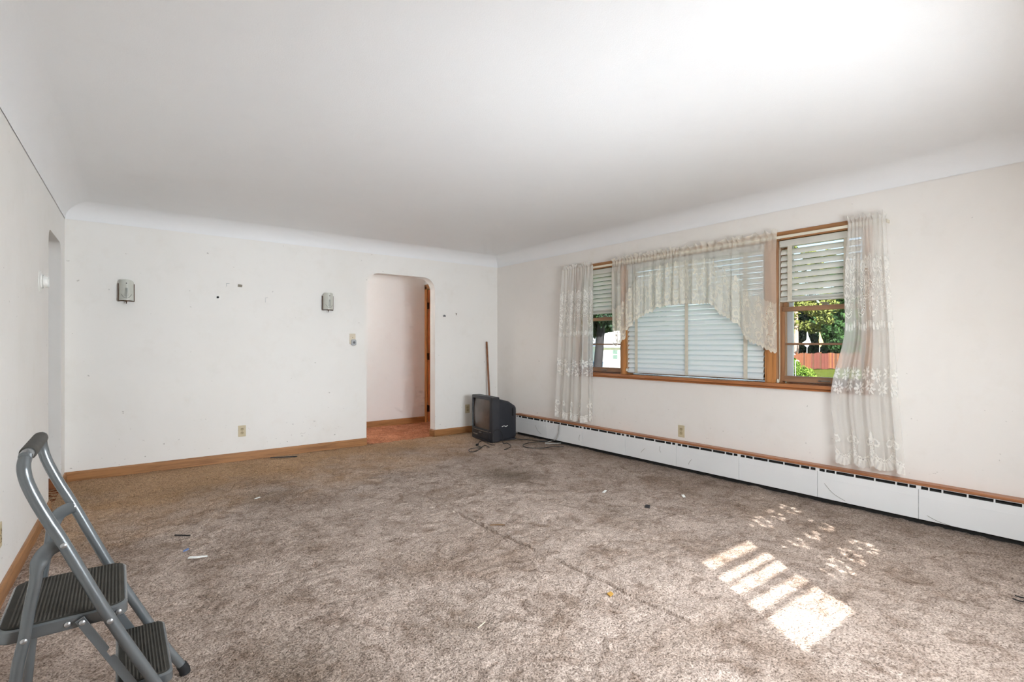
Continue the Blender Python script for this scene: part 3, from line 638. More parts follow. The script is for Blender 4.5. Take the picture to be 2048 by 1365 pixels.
def sconce(label, cx, z0):
    r = thing('wall_sconce', (cx, YB, z0), label, 'wall lamp', 'pair of wall sconces on the back wall')
    zb, zt, R, D = z0 + .006, z0 + .198, .056, .072
    MB().box(cx - .054, cx + .054, YB - .012, YB, zb - .002, zt - .034).build('back_plate', 'bronze', r, bevel=.003)
    def sh(R_, D_, za, zb_):
        pts = [(cx + R_ * math.sin(a), YB - .012 - D_ * math.cos(a) ** .8) for a in [(-PI / 2 + PI * i / 24) for i in range(25)]]; return pts
    o = sh(R, D, 0, 0); i_ = sh(R - .004, D - .004, 0, 0); n = len(o); mb = MB()
    ring_ = o + i_[::-1]; tops = [zt - .034 * abs((k - 12) / 12) ** 2.6 for k in range(25)]; tops = tops + tops[::-1]
    n2 = len(ring_); mb.add([(p, q, zb) for p, q in ring_] + [(p, q, z) for (p, q), z in zip(ring_, tops)], [(k, (k + 1) % n2, n2 + (k + 1) % n2, n2 + k) for k in range(n2)] + [(k, k + 1, n2 - 2 - k, n2 - 1 - k) for k in range(24)] + [(n2 + k, n2 + k + 1, 2 * n2 - 2 - k, 2 * n2 - 1 - k) for k in range(24)])
    shd = mb.build('glass_shade', 'shade_glass', r, True)
    # bronze rims down both sides and under the glass
    for s in (-1, 1): MB().box(cx + s * .0585 - .003, cx + s * .0585 + .003, YB - .028, YB, zb - .004, zt - .034).build('side_strip', 'bronze', r)
    mb = MB(); mb.prism(sh(R + .002, D + .003, 0, 0) + sh(R - .006, D - .006, 0, 0)[::-1], lambda p, q, w: (p, q, w), zb - .006, zb + .002); mb.build('bottom_rim', 'bronze', r)
    MB().lathe([(.006, 0), (.006, -.012), (.003, -.016), (.0045, -.024), (0, -.028)], (cx, YB - .045, zb), seg=12).build('turn_switch', 'bronze', r, True)
    MB().box(cx - .005, cx + .005, YB - .06, YB - .01, zb - .004, zb).build('socket_arm', 'bronze', r)
    # etched wheat-ear and leaf lines lying on the curved glass
    def surf(a, z): 
        al = a / R; return (cx + R * math.sin(al), YB - .0125 - D * max(0, math.cos(al)) ** .8 - .0008, z)
    mb = MB()
    def line(p, q, w=.0011, n=7): mb.tube([surf(p[0] + (q[0] - p[0]) * k / n, p[1] + (q[1] - p[1]) * k / n) for k in range(n + 1)], w, 5)
    line((0, zb + .022), (0, zb + .118))
    for k in range(8):
        zz = zb + .036 + k * .0095; w = .017 - .0012 * k
        for s in (-1, 1): line((s * .002, zz), (s * w, zz + .013), .0010, 4)
    for s in (-1, 1): line((0, zb + .020), (s * .022, zb + .030), .0015); line((s * .022, zb + .030), (s * .042, zb + .058), .0015)
    mb.build('etched_leaf', 'etch', shd)
    MB().lathe([(.0045, 0), (.0045, .003), (0, .004)], surf(0, zt - .035), (0, -1, 0), 10).build('screw', 'slot_black', shd)
sconce('frosted glass wall sconce with wheat-ear etching, left one near the room corner', .073, 1.597)
sconce('frosted glass wall sconce with wheat-ear etching, right one near the arched doorway', 1.905, 1.590)

q = Vector((XL(4.53), 4.53, 1.614)); nn = Vector((1, -KL, 0)).normalized()
wf = thing('wall_fixture', q, 'white round stepped plastic fixture on the left wall beside the narrow opening', 'fixture')
MB().lathe([(.072, 0), (.072, .003), (.060, .006), (.048, .008), (.046, .012)], q, nn, 32).build('flange', 'white_plastic', wf, True)
MB().lathe([(.045, 0), (.046, .004), (.040, .0045), (.040, .0075), (.045, .008), (.045, .012), (.039, .0125)], q + nn * .012, nn, 32).build('ring_collar', 'white_plastic', wf, True)
MB().lathe([(.040, 0), (.036, .018), (.032, .019), (.031, .010), (0, .010)], q + nn * .0245, nn, 32).build('cup', 'white_plastic', wf, True)

# picture hooks, nails and stains left on the back wall
def wall_bit(name, label, x, z, poly, th, mat):
    o = MB().prism([(x + a, z + b) for a, b in poly], lambda p, q, w: (p, q if False else YB - w, q), 0, th).build(name, mat); return tag(o, label, 'hook' if 'hook' in name else 'tape')
wall_bit('picture_hook', 'small brown picture hook patch between the two sconces', 1.013, 1.812, [(-.02, -.014), (.018, -.016), (.022, .010), (-.018, .014)], .004, 'nail_grey')
wall_bit('tape_remnant', 'thin grey corner outline of old tape left of the brown hook', .902, 1.815, [(-.014, -.02), (-.010, -.02), (-.010, .008), (.014, .010), (.014, .013), (-.014, .012)], .002, 'grey_plastic')
wall_bit('tape_remnant', 'faint grey corner outline of old tape lower right of the brown hook', 1.272, 1.680, [(-.018, -.03), (-.015, -.03), (-.015, .018), (.01, .020), (.01, .023), (-.018, .021)], .002, 'grey_plastic')
o = MB().lathe([(.013, 0), (.013, .002), (.010, .002), (.010, 0)], (.812, YB, 1.68), (0, -1, 0), 16).build('nail_ring', 'grey_plastic'); tag(o, 'tiny grey ring mark on the back wall below the tape corner', 'hook')
wall_bit('picture_hook', 'small dark picture hook right of the doorway', 3.438, 1.582, [(-.018, -.012), (.018, -.012), (.016, .006), (.006, .014), (-.008, .013), (-.016, .004)], .008, 'dark_grey_plastic')
wall_bit('picture_hook', 'small T-shaped nail hook right of the doorway, nearer the corner', 3.621, 1.612, [(-.003, -.016), (.003, -.016), (.004, .008), (.016, .012), (-.014, .012), (-.004, .008)], .006, 'nail_grey')

# ------------------------------------------------------------------ television
tv = thing('television', (3.617, 5.325, .004), 'old boxy black tube television standing on the carpet in the far corner', 'television', rz=math.radians(-5.2))
Wd, Ht, Bz = .262, .553, .118
def rr2(y0, y1, z0, z1, r, x, n=5):
    out = []
    for cy, cz, a0 in ((y1 - r, z1 - r, 0), (y0 + r, z1 - r, PI / 2), (y0 + r, z0 + r, PI), (y1 - r, z0 + r, 3 * PI / 2)):
        for k in range(n + 1): a = a0 + PI / 2 * k / n; out.append((x(cy + r * math.cos(a), cz + r * math.sin(a)) if callable(x) else x, cy + r * math.cos(a), cz + r * math.sin(a)))
    return out
bow = lambda y, z: -.020 * (1 - (y / Wd) ** 2) - .012 * (1 - ((z - .28) / .28) ** 2)
so = lambda y, z: bow(y, z) + .004
outer0 = rr2(-Wd, Wd, .0, Ht, .022, lambda y, z: .020 + bow(y, z)); outer1 = rr2(-Wd, Wd, .0, Ht, .022, Bz)
inner0 = rr2(-.222, .222, .142, .520, .030, lambda y, z: .016 + bow(y, z)); inner1 = rr2(-.216, .216, .148, .514, .028, lambda y, z: .034 + bow(y, z))
mb = MB(); n = len(outer0); mb.v = outer0 + outer1 + inner0 + inner1
for a, b in ((0, 1), (0, 2), (2, 3)): mb.f += [(a * n + k, a * n + (k + 1) % n, b * n + (k + 1) % n, b * n + k) for k in range(n)]
mb.f.append(tuple(n + k for k in range(n)))
bz_ = mb.build('bezel', 'tv_black', tv, True, local=True)
gy, gz = np.meshgrid(np.linspace(-.219, .219, 21), np.linspace(.145, .517, 17), indexing='ij')
gx = .034 - .022 * (1 - (gy / .219) ** 2) * 1.0 - .016 * (1 - ((gz - .331) / .186) ** 2)
mb = MB(); mb.v = [tuple(p) for p in np.stack([gx, gy, gz], -1).reshape(-1, 3)]
mb.f = [(i * 17 + j, (i + 1) * 17 + j, (i + 1) * 17 + j + 1, i * 17 + j + 1) for i in range(20) for j in range(16)]
mb.build('screen', 'tv_screen', tv, True, local=True)
strip = lambda y0, y1, z0, z1, d, nm, mt, par, k=14: MB().loft([[(.018 + bow(y, z0) - d, y, z0), (.018 + bow(y, z1) - d, y, z1), (.03 + bow(y, z1), y, z1), (.03 + bow(y, z0), y, z0)] for y in np.linspace(y0, y1, k)]).build(nm, mt, par, local=True)
strip(-.245, .245, .124, .128, .001, 'trim_line', 'tv_line', bz_)
strip(-.03, .03, .092, .104, .001, 'badge', 'tv_badge', bz_, 6)
strip(-.20, -.06, .034, .10, .002, 'control_door', 'tv_black', bz_)
strip(-.235, .235, .006, .030, .003, 'speaker_strip', 'tv_shell', bz_)
for k in range(4): strip(.09 + k * .03, .105 + k * .03, .06, .07, .004, 'button', 'tv_line', bz_, 3)
MB().loft([rr2(-.246, .246, .0, .528, .03, Bz - .01), rr2(-.244, .244, .0, .524, .04, .145), rr2(-.215, .215, .0, .486, .05, .30), rr2(-.16, .16, .0, .425, .04, .415), rr2(-.15, .15, .012, .415, .04, .43)]).build('rear_shell', 'tv_shell', tv, True, local=True)
MB().loft([rr2(-.105, .105, .16, .395, .02, .42), rr2(-.098, .098, .17, .385, .02, .452)]).build('tube_cover', 'tv_shell', tv, True, local=True)
MB().box(.14, .40, -.2, -.19, .0, .02).box(.14, .40, .19, .2, .0, .02).build('foot_rail', 'tv_black', tv, local=True)
for k in range(7): MB().box(.17 + k * .03, .182 + k * .03, -.236 + k * .007, -.226 + k * .007, .30, .40).build('vent_slot', 'black_gap', tv, local=True)
MB().box(.125, .15, -.1, .1, .526, .531).build('carry_recess', 'black_gap', tv, local=True)
strip2 = MB().tube(bez([(.165, -.2435, .185), (.20, -.238, .192), (.23, -.232, .182), (.26, -.226, .19)]), .004, 6).build('scratch_label', 'paper', tv, local=True)

# broom handle
b = thing('broom_handle', (4.06, 5.72, 0), 'thin brown wooden broom handle leaning in the corner behind the television', 'stick')
bA, bB = Vector((4.06, 5.72, .012)), Vector((4.112, YB - .0145, 1.232))
MB().tube([bA, bB], .0135, 12).build('shaft', 'broom_wood', b, True)
MB().lathe([(.0135, 0), (.0125, .006), (.008, .011), (0, .013)], bB, (bB - bA).normalized(), 12).build('rounded_tip', 'broom_wood', b, True)

# cords on the carpet
def zp(x, y): return (900 + x / 5.25, 660 + y / 5.25)
def cord(name, label, zpts, r, mat, lift=None):
    P = [fl(*zp(*p), .012) + Vector((0, 0, (lift[k] if lift else 0))) for k, p in enumerate(zpts)]
    o = MB().tube(bez(P, 7), r, 7).build(name, mat, None, True); return tag(o, label, 'cord')
cord('power_cord', 'thin black cord coiled on the carpet in front of the television', [(470, 1212), (420, 1205), (370, 1175), (320, 1172), (292, 1205), (296, 1222), (330, 1240), (240, 1245), (198, 1262), (215, 1282), (270, 1276), (315, 1250), (360, 1215), (392, 1222), (412, 1236)], .0042, 'cord_black')
o = MB().box(-.018, .018, -.011, .011, 0, .022).box(.018, .034, -.007, -.004, .008, .014).box(.018, .034, .004, .007, .008, .014).build('cord_plug', 'cord_black', None, bevel=.003)
pp = fl(*zp(285, 1222)); o.location = (pp.x, pp.y, .006); o.rotation_euler = (0, 0, .6); tag(o, 'small black plug lying in the cord coil before the television', 'plug')
pA = [fl(*zp(*p), .012) for p in ((500, 1215), (545, 1222))]
PT = [Vector((3.585, 5.02, .012)), Vector((3.58, 5.015, .10)), Vector((3.60, 5.0, .16)), Vector((3.66, 4.985, .17)), Vector((3.70, 4.975, .10)), Vector((3.69, 4.95, .012))] + [fl(*zp(*p), .012) for p in ((600, 1192), (640, 1222), (610, 1245), (568, 1260))]
tag(MB().tube(bez(PT, 7), .004, 7).build('antenna_cord', 'cord_black', None, True), 'black cord looped up the near side of the television', 'cord')
cord('floor_cable', 'long black cable with a loop on the carpet between television and heater', [(672, 1140), (720, 1150), (820, 1155), (940, 1168), (1040, 1170), (900, 1180), (800, 1195), (765, 1215), (800, 1235), (900, 1243), (1010, 1238), (1080, 1226), (1195, 1228)], .0042, 'cord_black')
o = MB().tube(bez([(XH - .004, 4.545, .235), (XH - .010, 4.545, .19), (XH - .014, 4.55, .12), (XH - .03, 4.58, .05), fl(*zp(1075, 1165), .012), fl(*zp(1000, 1195), .012), fl(*zp(1165, 1190), .012)], 8), .005, 8).build('grey_cable', 'cord_grey', None, True)
tag(o, 'pale grey cable hanging out of the heater slot down to the carpet', 'cord')
o = MB().tube(bez([(XL(3.0) + .05, 2.85, .012), (XL(3.0) + .03, 2.98, .012), (XL(3.1) + .028, 3.1, .012), (XL(3.2) + .02, 3.18, .014)], 6), .006, 8).build('power_cord', 'cord_black', None, True); tag(o, 'short black cord along the left baseboard behind the step stool', 'cord')
o = MB().tube(bez([fl(2030, 1192, .012), fl(2040, 1195, .012), fl(2060, 1200, .012), fl(2045, 1204, .012), fl(2025, 1198, .012)], 6), .003, 6).build('hair_tie', 'cord_black', None, True); tag(o, 'thin black loop on the carpet at the right picture edge', 'loop')

# litter on the carpet
def scrap(name, label, px, py, poly, th, mat, rot=0):
    p_ = fl(px, py); o = MB().prism(poly, lambda a, b_, w: (a, b_, w + .004 * math.sin(a * 90)), 0, th).build(name, mat); o.location = (p_.x, p_.y, .008); o.rotation_euler = (0, 0, rot); return tag(o, label, 'litter')
scrap('paper_scrap', 'curled white paper scrap on the carpet right of the step stool', 395, 1118, [(-.045, -.012), (.0, -.016), (.05, .0), (.045, .010), (0, .006), (-.04, .012)], .004, 'paper', -.3)
scrap('blue_scrap', 'tiny blue scrap on the carpet above the white paper scrap', 372, 1104, [(-.015, -.012), (.014, -.01), (.012, .014), (-.012, .01)], .003, 'blue_scrap')
scrap('dark_stick', 'thin black stick on the carpet above the blue scrap', 365, 1075, [(-.045, -.004), (.045, -.003), (.045, .004), (-.045, .005)], .006, 'black_scrap', -.55)
scrap('dark_stick', 'thin black stick on the carpet at the back baseboard', 568, 917, [(-.13, -.006), (.12, -.006), (.13, .006), (-.13, .008)], .008, 'black_scrap', -.25)
scrap('black_scrap', 'square black scrap on the carpet in front of the heater', 1295, 1016, [(-.02, -.018), (.022, -.016), (.02, .018), (-.022, .016)], .004, 'black_scrap', .5)
scrap('leaf_scrap', 'yellow leaf scrap on the carpet seam', 1220, 1193, [(-.012, -.012), (.008, -.014), (.016, .008), (-.006, .014)], .004, 'leaf_scrap')
scrap('paper_scrap', 'small white fleck on the carpet left of the black scrap', 1209, 986, [(-.022, -.01), (.02, -.012), (.024, .008), (-.018, .012)], .003, 'paper', .3)
scrap('paper_scrap', 'small white fleck on the carpet nearer the heater than the black scrap', 1367, 995, [(-.02, -.01), (.02, -.01), (.018, .012), (-.02, .01)], .003, 'paper', .9)
scrap('paper_scrap', 'white sliver on the dark far carpet left of the seam', 515, 999, [(-.02, -.008), (.02, -.006), (.018, .008), (-.02, .01)], .003, 'paper')
scrap('wood_chip', 'brown curled splinter on the carpet beside the seam ridge', 995, 1054, [(-.05, -.008), (.0, .004), (.05, .0), (.05, .008), (0, .014), (-.05, .0)], .006, 'twig', -.5)
scrap('straw', 'pale straw on the carpet in the foreground', 963, 1255, [(-.022, -.0015), (.022, -.0015), (.022, .0015), (-.022, .0015)], .003, 'ivory', .2)

# ------------------------------------------------------------------ step stool
FX, NY, FY = .1985, 1.797, 2.205                 # x of the front feet, near and far rail in y; r runs towards the left wall (-x)
st = thing('step_stool', (FX - .22, 2.0, .004), 'folding grey metal two-step stool with black ribbed treads, standing by the left wall', 'step stool')
def R(r_, y, z): return (FX - r_, y, z + .004)
rail = [(.0, .012), (.058, .115), (.116, .235), (.208, .430), (.308, .668), (.338, .735), (.361, .790), (.377, .835), (.384, .866)]
up = [R(a, NY, z) for a, z in rail]; down = [R(a, FY, z) for a, z in rail][::-1]
bend = [R(.386, NY + .006, .886), R(.385, NY + .022, .901), R(.384, NY + .05, .908)]; bend2 = [R(.384, FY - .05, .908), R(.385, FY - .022, .901), R(.386, FY - .006, .886)]
MB().tube(bez(up + bend + bend2 + down, 5), .0145, 16).build('front_frame', 'ladder_paint', st, True)
MB().tube([R(.384, y, .908) for y in (NY + .062, NY + .066, NY + .1, FY - .1, FY - .066, FY - .062)], [.0165, .0185, .0185, .0185, .0185, .0165], 20).build('handle_grip', 'ladder_grip', st, True)
for y, sg in ((NY + .016, 1), (FY - .016, -1)):
    p_ = bez([R(.306, y, .668), R(.324, y, .664), R(.345, y, .650), R(.360, y, .618), R(.366, y, .57), R(.378, y, .50), R(.387, y, .43), R(.403, y, .33), R(.430, y, .012)], 5)
    k = len(p_); rad = [.019 if i < 14 else .019 + (.0135 - .019) * min(1, (i - 14) / 3) for i in range(k)]
    mb = MB(); P = p_
    # flattened at the top where it is riveted to the front rail, round below
    n = 14; V = []
    for i in range(k):
        T_ = (P[min(i + 1, k - 1)] - P[max(i - 1, 0)]).normalized(); B = Vector((0, 1, 0)); N = B.cross(T_).normalized()
        fl_ = 1 if i > 17 else (.28 if i < 13 else .28 + .72 * (i - 13) / 4.5); w = rad[i] if i < 18 else .0135
        for j in range(n): a = 2 * PI * j / n; V.append(P[i] + N * math.cos(a) * w + B * math.sin(a) * w * fl_)
    mb.v = [tuple(v) for v in V]; mb.f = [(i * n + j, i * n + (j + 1) % n, (i + 1) * n + (j + 1) % n, (i + 1) * n + j) for i in range(k - 1) for j in range(n)] + [tuple(range(n)), tuple((k - 1) * n + j for j in range(n))]
    mb.build('rear_leg', 'ladder_paint', st, True)
MB().tube([R(.428, NY + .016, .045), R(.428, FY - .016, .045)], .011, 12).build('rear_crossbar', 'ladder_paint', st, True)
def tread(name, r0, r1, y0, y1, zt, depth, cr):
    def rrr(g, z, c): 
        out = []
        for cx, cy, a0 in ((r1 - g - c, y1 - g - c, 0), (r0 + g + c, y1 - g - c, PI / 2), (r0 + g + c, y0 + g + c, PI), (r1 - g - c, y0 + g + c, 1.5 * PI)):
            for k in range(7): a = a0 + PI / 2 * k / 6; out.append(R(cx + c * math.cos(a), cy + c * math.sin(a), z))
        return out
    tr_ = MB().loft([rrr(.002, zt - depth, cr), rrr(0, zt - depth + .003, cr), rrr(0, zt - .004, cr), rrr(.004, zt, cr)]).build(name, 'ladder_paint', st, True)
    mat_ = MB().loft([rrr(.007, zt, cr), rrr(.007, zt + .0025, cr), rrr(.008, zt + .003, cr)]).build('tread_mat', 'rubber', tr_, True)
    mb = MB(); k = int((r1 - r0 - .03) / .0085)
    for i in range(k):
        a = r0 + .016 + i * .0085; d = max(0, cr * .6 - min(a - r0, r1 - a)) ; mb.add([R(a, y0 + .012 + d, zt + .003), R(a + .0045, y0 + .012 + d, zt + .003), R(a + .0045, y1 - .012 - d, zt + .003), R(a, y1 - .012 - d, zt + .003), R(a + .001, y0 + .013 + d, zt + .0048), R(a + .0035, y0 + .013 + d, zt + .0048), R(a + .0035, y1 - .013 - d, zt + .0048), R(a + .001, y1 - .013 - d, zt + .0048)],
            [(0, 1, 5, 4), (1, 2, 6, 5), (2, 3, 7, 6), (3, 0, 4, 7), (4, 5, 6, 7)])
    mb.build('tread_ribs', 'rubber_rib', mat_); return tr_
tread('top_step', .172, .445, NY + .032, FY - .016, .458, .034, .035)
tread('lower_step', .064, .200, NY + .022, FY - .022, .226, .03, .022)
for y in (NY + .020, FY - .020):
    # strap with a locking notch between the two treads
    a, b_ = Vector((.272, .440)), Vector((.150, .205)); d = (b_ - a).normalized(); nrm = Vector((-d.y, d.x)); L = (b_ - a).length
    pts = [a - nrm * .011 - d * .012] + [a + d * L * t_ - nrm * (.011) for t_ in (.36, .40)] + [a + d * L * .42 - nrm * .001, a + d * L * .49 - nrm * .001] + [a + d * L * t_ - nrm * .011 for t_ in (.50, 1.0)] + [b_ + nrm * .011, a + nrm * .011 - d * .012]
    MB().prism([(p.x, p.y) for p in pts], lambda p, q, w: R(p, w, q), y - .002, y + .002).build('lock_strap', 'ladder_paint', st, bevel=.001)
riv = lambda r_, y, z, s: MB().lathe([(.0075, 0), (.007, .002), (.004, .0038), (0, .0045)], R(r_, y, z), (0, s, 0), 14).build('rivet', 'rivet', st, True)
for (r_, z) in ((.308, .668), (.212, .438)):
    riv(r_, NY - .0135, z, -1); riv(r_, FY + .0135, z, 1); riv(r_, FY - .0138, z, -1)
riv(.386, NY + .003, .436, -1); riv(.386, FY - .003, .436, 1)
for r_ in (.272, .303): riv(r_, NY + .0175 if r_ < .3 else NY + .031, .440, -1)
riv(.193, NY + .031, .440, -1); riv(.152, NY + .0175, .21, -1)
for y in (NY, FY): MB().tube([R(.012, y, .034), R(.002, y, .014), R(.000, y, .0)], [.0172, .0178, .0178], 14).build('foot_cap', 'foot_black', st, True)
for y in (NY + .016, FY - .016): MB().tube([R(.4265, y, .04), R(.431, y, .0)], .0165, 14).build('foot_cap', 'foot_black', st, True)

# ------------------------------------------------------------------ front window behind the camera (lets the sun in)
GY = YF - .06
f4 = thing('window_4', (1.67, YF, .90), 'front window light with bare lower sash admitting sunlight', kind='structure')
for a, b in ((FA[0] - .045, FA[0]), (FA[1], FA[1] + .03)): MB().box(a, b, YF - .12, YF - .0, .90, 2.06).build('stile', 'wood_z', f4)
for za, zb in ((.90, .945), (1.155, 1.185), (1.252, 1.298), (1.372, 1.390), (1.45, 1.497), (2.0, 2.06)): MB().box(FA[0], FA[1], GY - .006, GY + .006, za, zb).build('rail', 'wood_x', f4)  # two bars between muntin and meeting rail are added to stripe the sun patch
MB().box(FA[0], FA[1], GY - .001, GY + .001, .945, 2.0).build('pane', 'pane_glass', f4)
f5 = thing('window_5', (2.43, YF, .90), 'front window light behind a lace curtain', kind='structure')
for a, b in ((FB_[0] - .085, FB_[0]), (FB_[1], FB_[1] + .045)): MB().box(a, b, YF - .12, YF, .90, 2.06).build('stile', 'wood_z', f5)
for za, zb in ((.90, .945), (1.45, 1.497), (2.0, 2.06)): MB().box(FB_[0], FB_[1], GY - .006, GY + .006, za, zb).build('rail', 'wood_x', f5)
MB().box(FB_[0], FB_[1], GY - .001, GY + .001, .945, 2.0).build('pane', 'pane_glass', f5)
struct(MB().box(FA[0] - .08, FB_[1] + .08, YF, YF + .035, .865, .90).build('trim_8', 'wood_x', bevel=.004))
vb = thing('venetian_blind', (1.67, YF - .035, 1.56), 'white venetian blind in the front window above the sunlit sash', 'blind')
MB().box(FA[0] + .005, FA[1] - .005, YF - .05, YF - .005, 2.0, 2.05).build('head_rail', 'slat_white', vb)
s0 = None
for i in range(10):
    if s0 is None: s0 = slat_mesh(FA[1] - FA[0] - .012, .05, 'slat_white').build('slat', 'slat_white', vb, True, local=True); s0.rotation_euler = (0, -1.15, PI / 2); s0.location = (0, 0, .035)
    else: share(s0, 'slat', vb, (0, 0, .035 + i * .044), (0, -1.15, PI / 2))
MB().box(FA[0] + .006, FA[1] - .006, YF - .05, YF - .015, 1.562, 1.585).build('bottom_rail', 'slat_white', vb)
# lace panel of the front window: cut-work openings are real gaps in the cloth
nu, nv = 150, 300
u, v = np.meshgrid(np.linspace(0, 1, nu), np.linspace(0, 1, nv), indexing='ij')
Xc = FB_[0] - .06 + u * (FB_[1] - FB_[0] + .12); Zc = 2.10 - v * 1.5; Yc = YF + .03 + .014 * np.sin(2 * PI * 5 * u + .6)
hl = np.zeros_like(u, bool)
for cz, rows in ((1.10, 5), (1.36, 6), (1.60, 4)):
    for cx in np.arange(FB_[0] + .04, FB_[1], .20):
        for k in range(rows + 2):
            a = 2 * PI * k / (rows + 2) + cx * 7; hx, hz = cx + .055 * math.cos(a), cz + .06 * math.sin(a)
            hl |= ((Xc - hx) / .0150) ** 2 + ((Zc - hz) / .0165) ** 2 < 1
mask = ~hl[:-1, :-1]
fc = thing('lace_curtain', (2.43, YF + .03, .6), 'lace curtain on the front window whose openings dapple the carpet', 'curtain')
grid_object('cloth', np.stack([Xc, Yc, Zc], -1).reshape(-1, 3), nu, nv, 'thick_lace', fc, {'lace': np.ones_like(u), 'hole': np.zeros_like(u)}, mask)

# ------------------------------------------------------------------ lamp of the hall
plain('lamp_metal', (196, 190, 180), .35, .6)
t = Tex('globe_light'); t.b.inputs['Emission Color'].default_value = (1, .96, .92, 1); t.b.inputs['Emission Strength'].default_value = LAMP_W['hall']; t.b.inputs['Base Color'].default_value = (.9, .88, .84, 1); M['globe_light'] = t.m
hl_ = thing('ceiling_lamp', (1.75, 6.55, ZT), 'round glass ceiling lamp in the hall beyond the doorway', 'ceiling lamp')
MB().lathe([(.10, 0), (.10, -.02), (.085, -.03)], (1.75, 6.55, ZT), seg=28).build('canopy', 'lamp_metal', hl_, True)
MB().lathe([(.085, -.03), (.14, -.05), (.15, -.085), (.11, -.125), (.05, -.145), (0, -.15)], (1.75, 6.55, ZT), seg=28).build('globe', 'globe_light', hl_, True)

# ------------------------------------------------------------------ outdoors
GZ = -.75
t = Tex('grass'); t.set(color=t.ramp(t.noise(2.5, 8, .7), [(.3, lin(66, 78, 24)), (.55, lin(98, 108, 38)), (.75, lin(128, 128, 60))]), rough=.9, spec=.1); t.bump(t.noise(40, 4), 1, .05); M['grass'] = t.m
def leafmat(name, a, b, c_):
    t = Tex(name); t.set(color=t.ramp(t.noise(1.2, 6, .7), [(.3, lin(*a)), (.5, lin(*b)), (.72, lin(*c_))]), rough=.7, spec=.2); M[name] = t.m
leafmat('pine_leaf', (62, 74, 38), (106, 114, 56), (152, 150, 80)); leafmat('dark_leaf', (30, 52, 30), (50, 80, 42), (84, 114, 56)); leafmat('deep_leaf', (24, 40, 30), (40, 62, 42), (66, 90, 56)); leafmat('bush_leaf', (58, 86, 28), (106, 134, 48), (160, 170, 86))
plain('bark_pale', (158, 138, 128), .9, 0, .2, .3, 4, 1, 12); plain('bark_dark', (42, 40, 41), .9, 0, .2, .3, 3, 1, 10)
plain('siding', (240, 240, 236), .7, 0, .3, .03); plain('roof_pale', (226, 226, 224), .8); plain('house_window', (86, 108, 100), .2); plain('eave_grey', (110, 112, 112), .7); plain('bin_blue', (60, 104, 150), .5); plain('post_white', (240, 240, 238), .5)
plain('flag_white', (226, 228, 230), .6); plain('flag_yellow', (226, 196, 110), .6)
for k, c_ in enumerate(((108, 66, 46), (96, 54, 46), (82, 56, 42), (120, 78, 52))): plain('fence_%d' % k, c_, .85, 0, .2, .15, 3)
gx, gy = np.meshgrid(np.linspace(XR + .3, 160, 90), np.linspace(-60, 160, 90), indexing='ij')
struct(grid_object('ground_lawn', np.stack([gx, gy, GZ + .15 * vnoise(gx, gy, 9, 4) - .07], -1).reshape(-1, 3), 90, 90, 'grass'))
# fence, plank by plank
fa, fb = at(1545, 700, 40.0), at(1745, 700, 43.0)
fd = Vector((fb.x - fa.x, fb.y - fa.y, 0)); FL = fd.length; fd.normalize()
fr = thing('plank_fence', (fa.x, fa.y, GZ), 'reddish brown upright plank fence at the back of the lawn', 'fence', rz=math.atan2(fd.y, fd.x))
planks = {}
npk = int(FL / .152)
for i in range(npk):
    kk = (0 if i < npk * .36 else 1 if i < npk * .58 else 2) if random.random() < .8 else random.randrange(4)
    hgt = 1.28 + .03 * math.sin(i * .7) + random.uniform(-.015, .015)
    if kk not in planks:
        o = MB().prism([(0, 0), (.145, 0), (.145, 1.24), (.12, 1.28), (.025, 1.28), (0, 1.24)], lambda p, q, w: (p, w, q), -.012, .012).build('plank', 'fence_%d' % kk, fr, local=True); planks[kk] = o; o.location = (i * .152, 0, 0)
    else: o = share(planks[kk], 'plank', fr, (i * .152, random.uniform(-.006, .006), hgt - 1.28))
for x in np.arange(0, FL, 2.4): MB().box(x, x + .1, .02, .12, 0, 1.36).build('post', 'fence_3', fr, local=True)
for z in (.3, 1.0): MB().box(0, FL, .014, .05, z, z + .09).build('rail', 'fence_2', fr, local=True)
# foliage: leaf cards clustered in clumps, one crown per tree
def crown(name, mat, parent, clumps, nleaf, size):
    C = np.array([c[:3] for c in clumps]); Rr = np.array([c[3:] for c in clumps]); k = rng.integers(0, len(clumps), nleaf)
    d = rng.normal(size=(nleaf, 3)); d /= np.linalg.norm(d, axis=1)[:, None]; rad = rng.random(nleaf) ** .45
    P = C[k] + d * rad[:, None] * Rr[k]; s = size * (.6 + .8 * rng.random(nleaf))
    a = rng.normal(size=(nleaf, 3)); a /= np.linalg.norm(a, axis=1)[:, None]; b = np.cross(a, rng.normal(size=(nleaf, 3))); b /= np.linalg.norm(b, axis=1)[:, None]
    V = np.stack([P - a * s[:, None], P + b * s[:, None] * .5, P + a * s[:, None], P - b * s[:, None] * .5], 1).reshape(-1, 3) - np.array(ORI.get(parent, (0, 0, 0)))
    me = bpy.data.meshes.new(name); me.from_pydata(V.tolist(), [], np.arange(nleaf * 4).reshape(-1, 4).tolist()); me.materials.append(M[mat])
    o = bpy.data.objects.new(name, me); COL.objects.link(o); o.parent = parent; o['kind'] = 'stuff'; return o
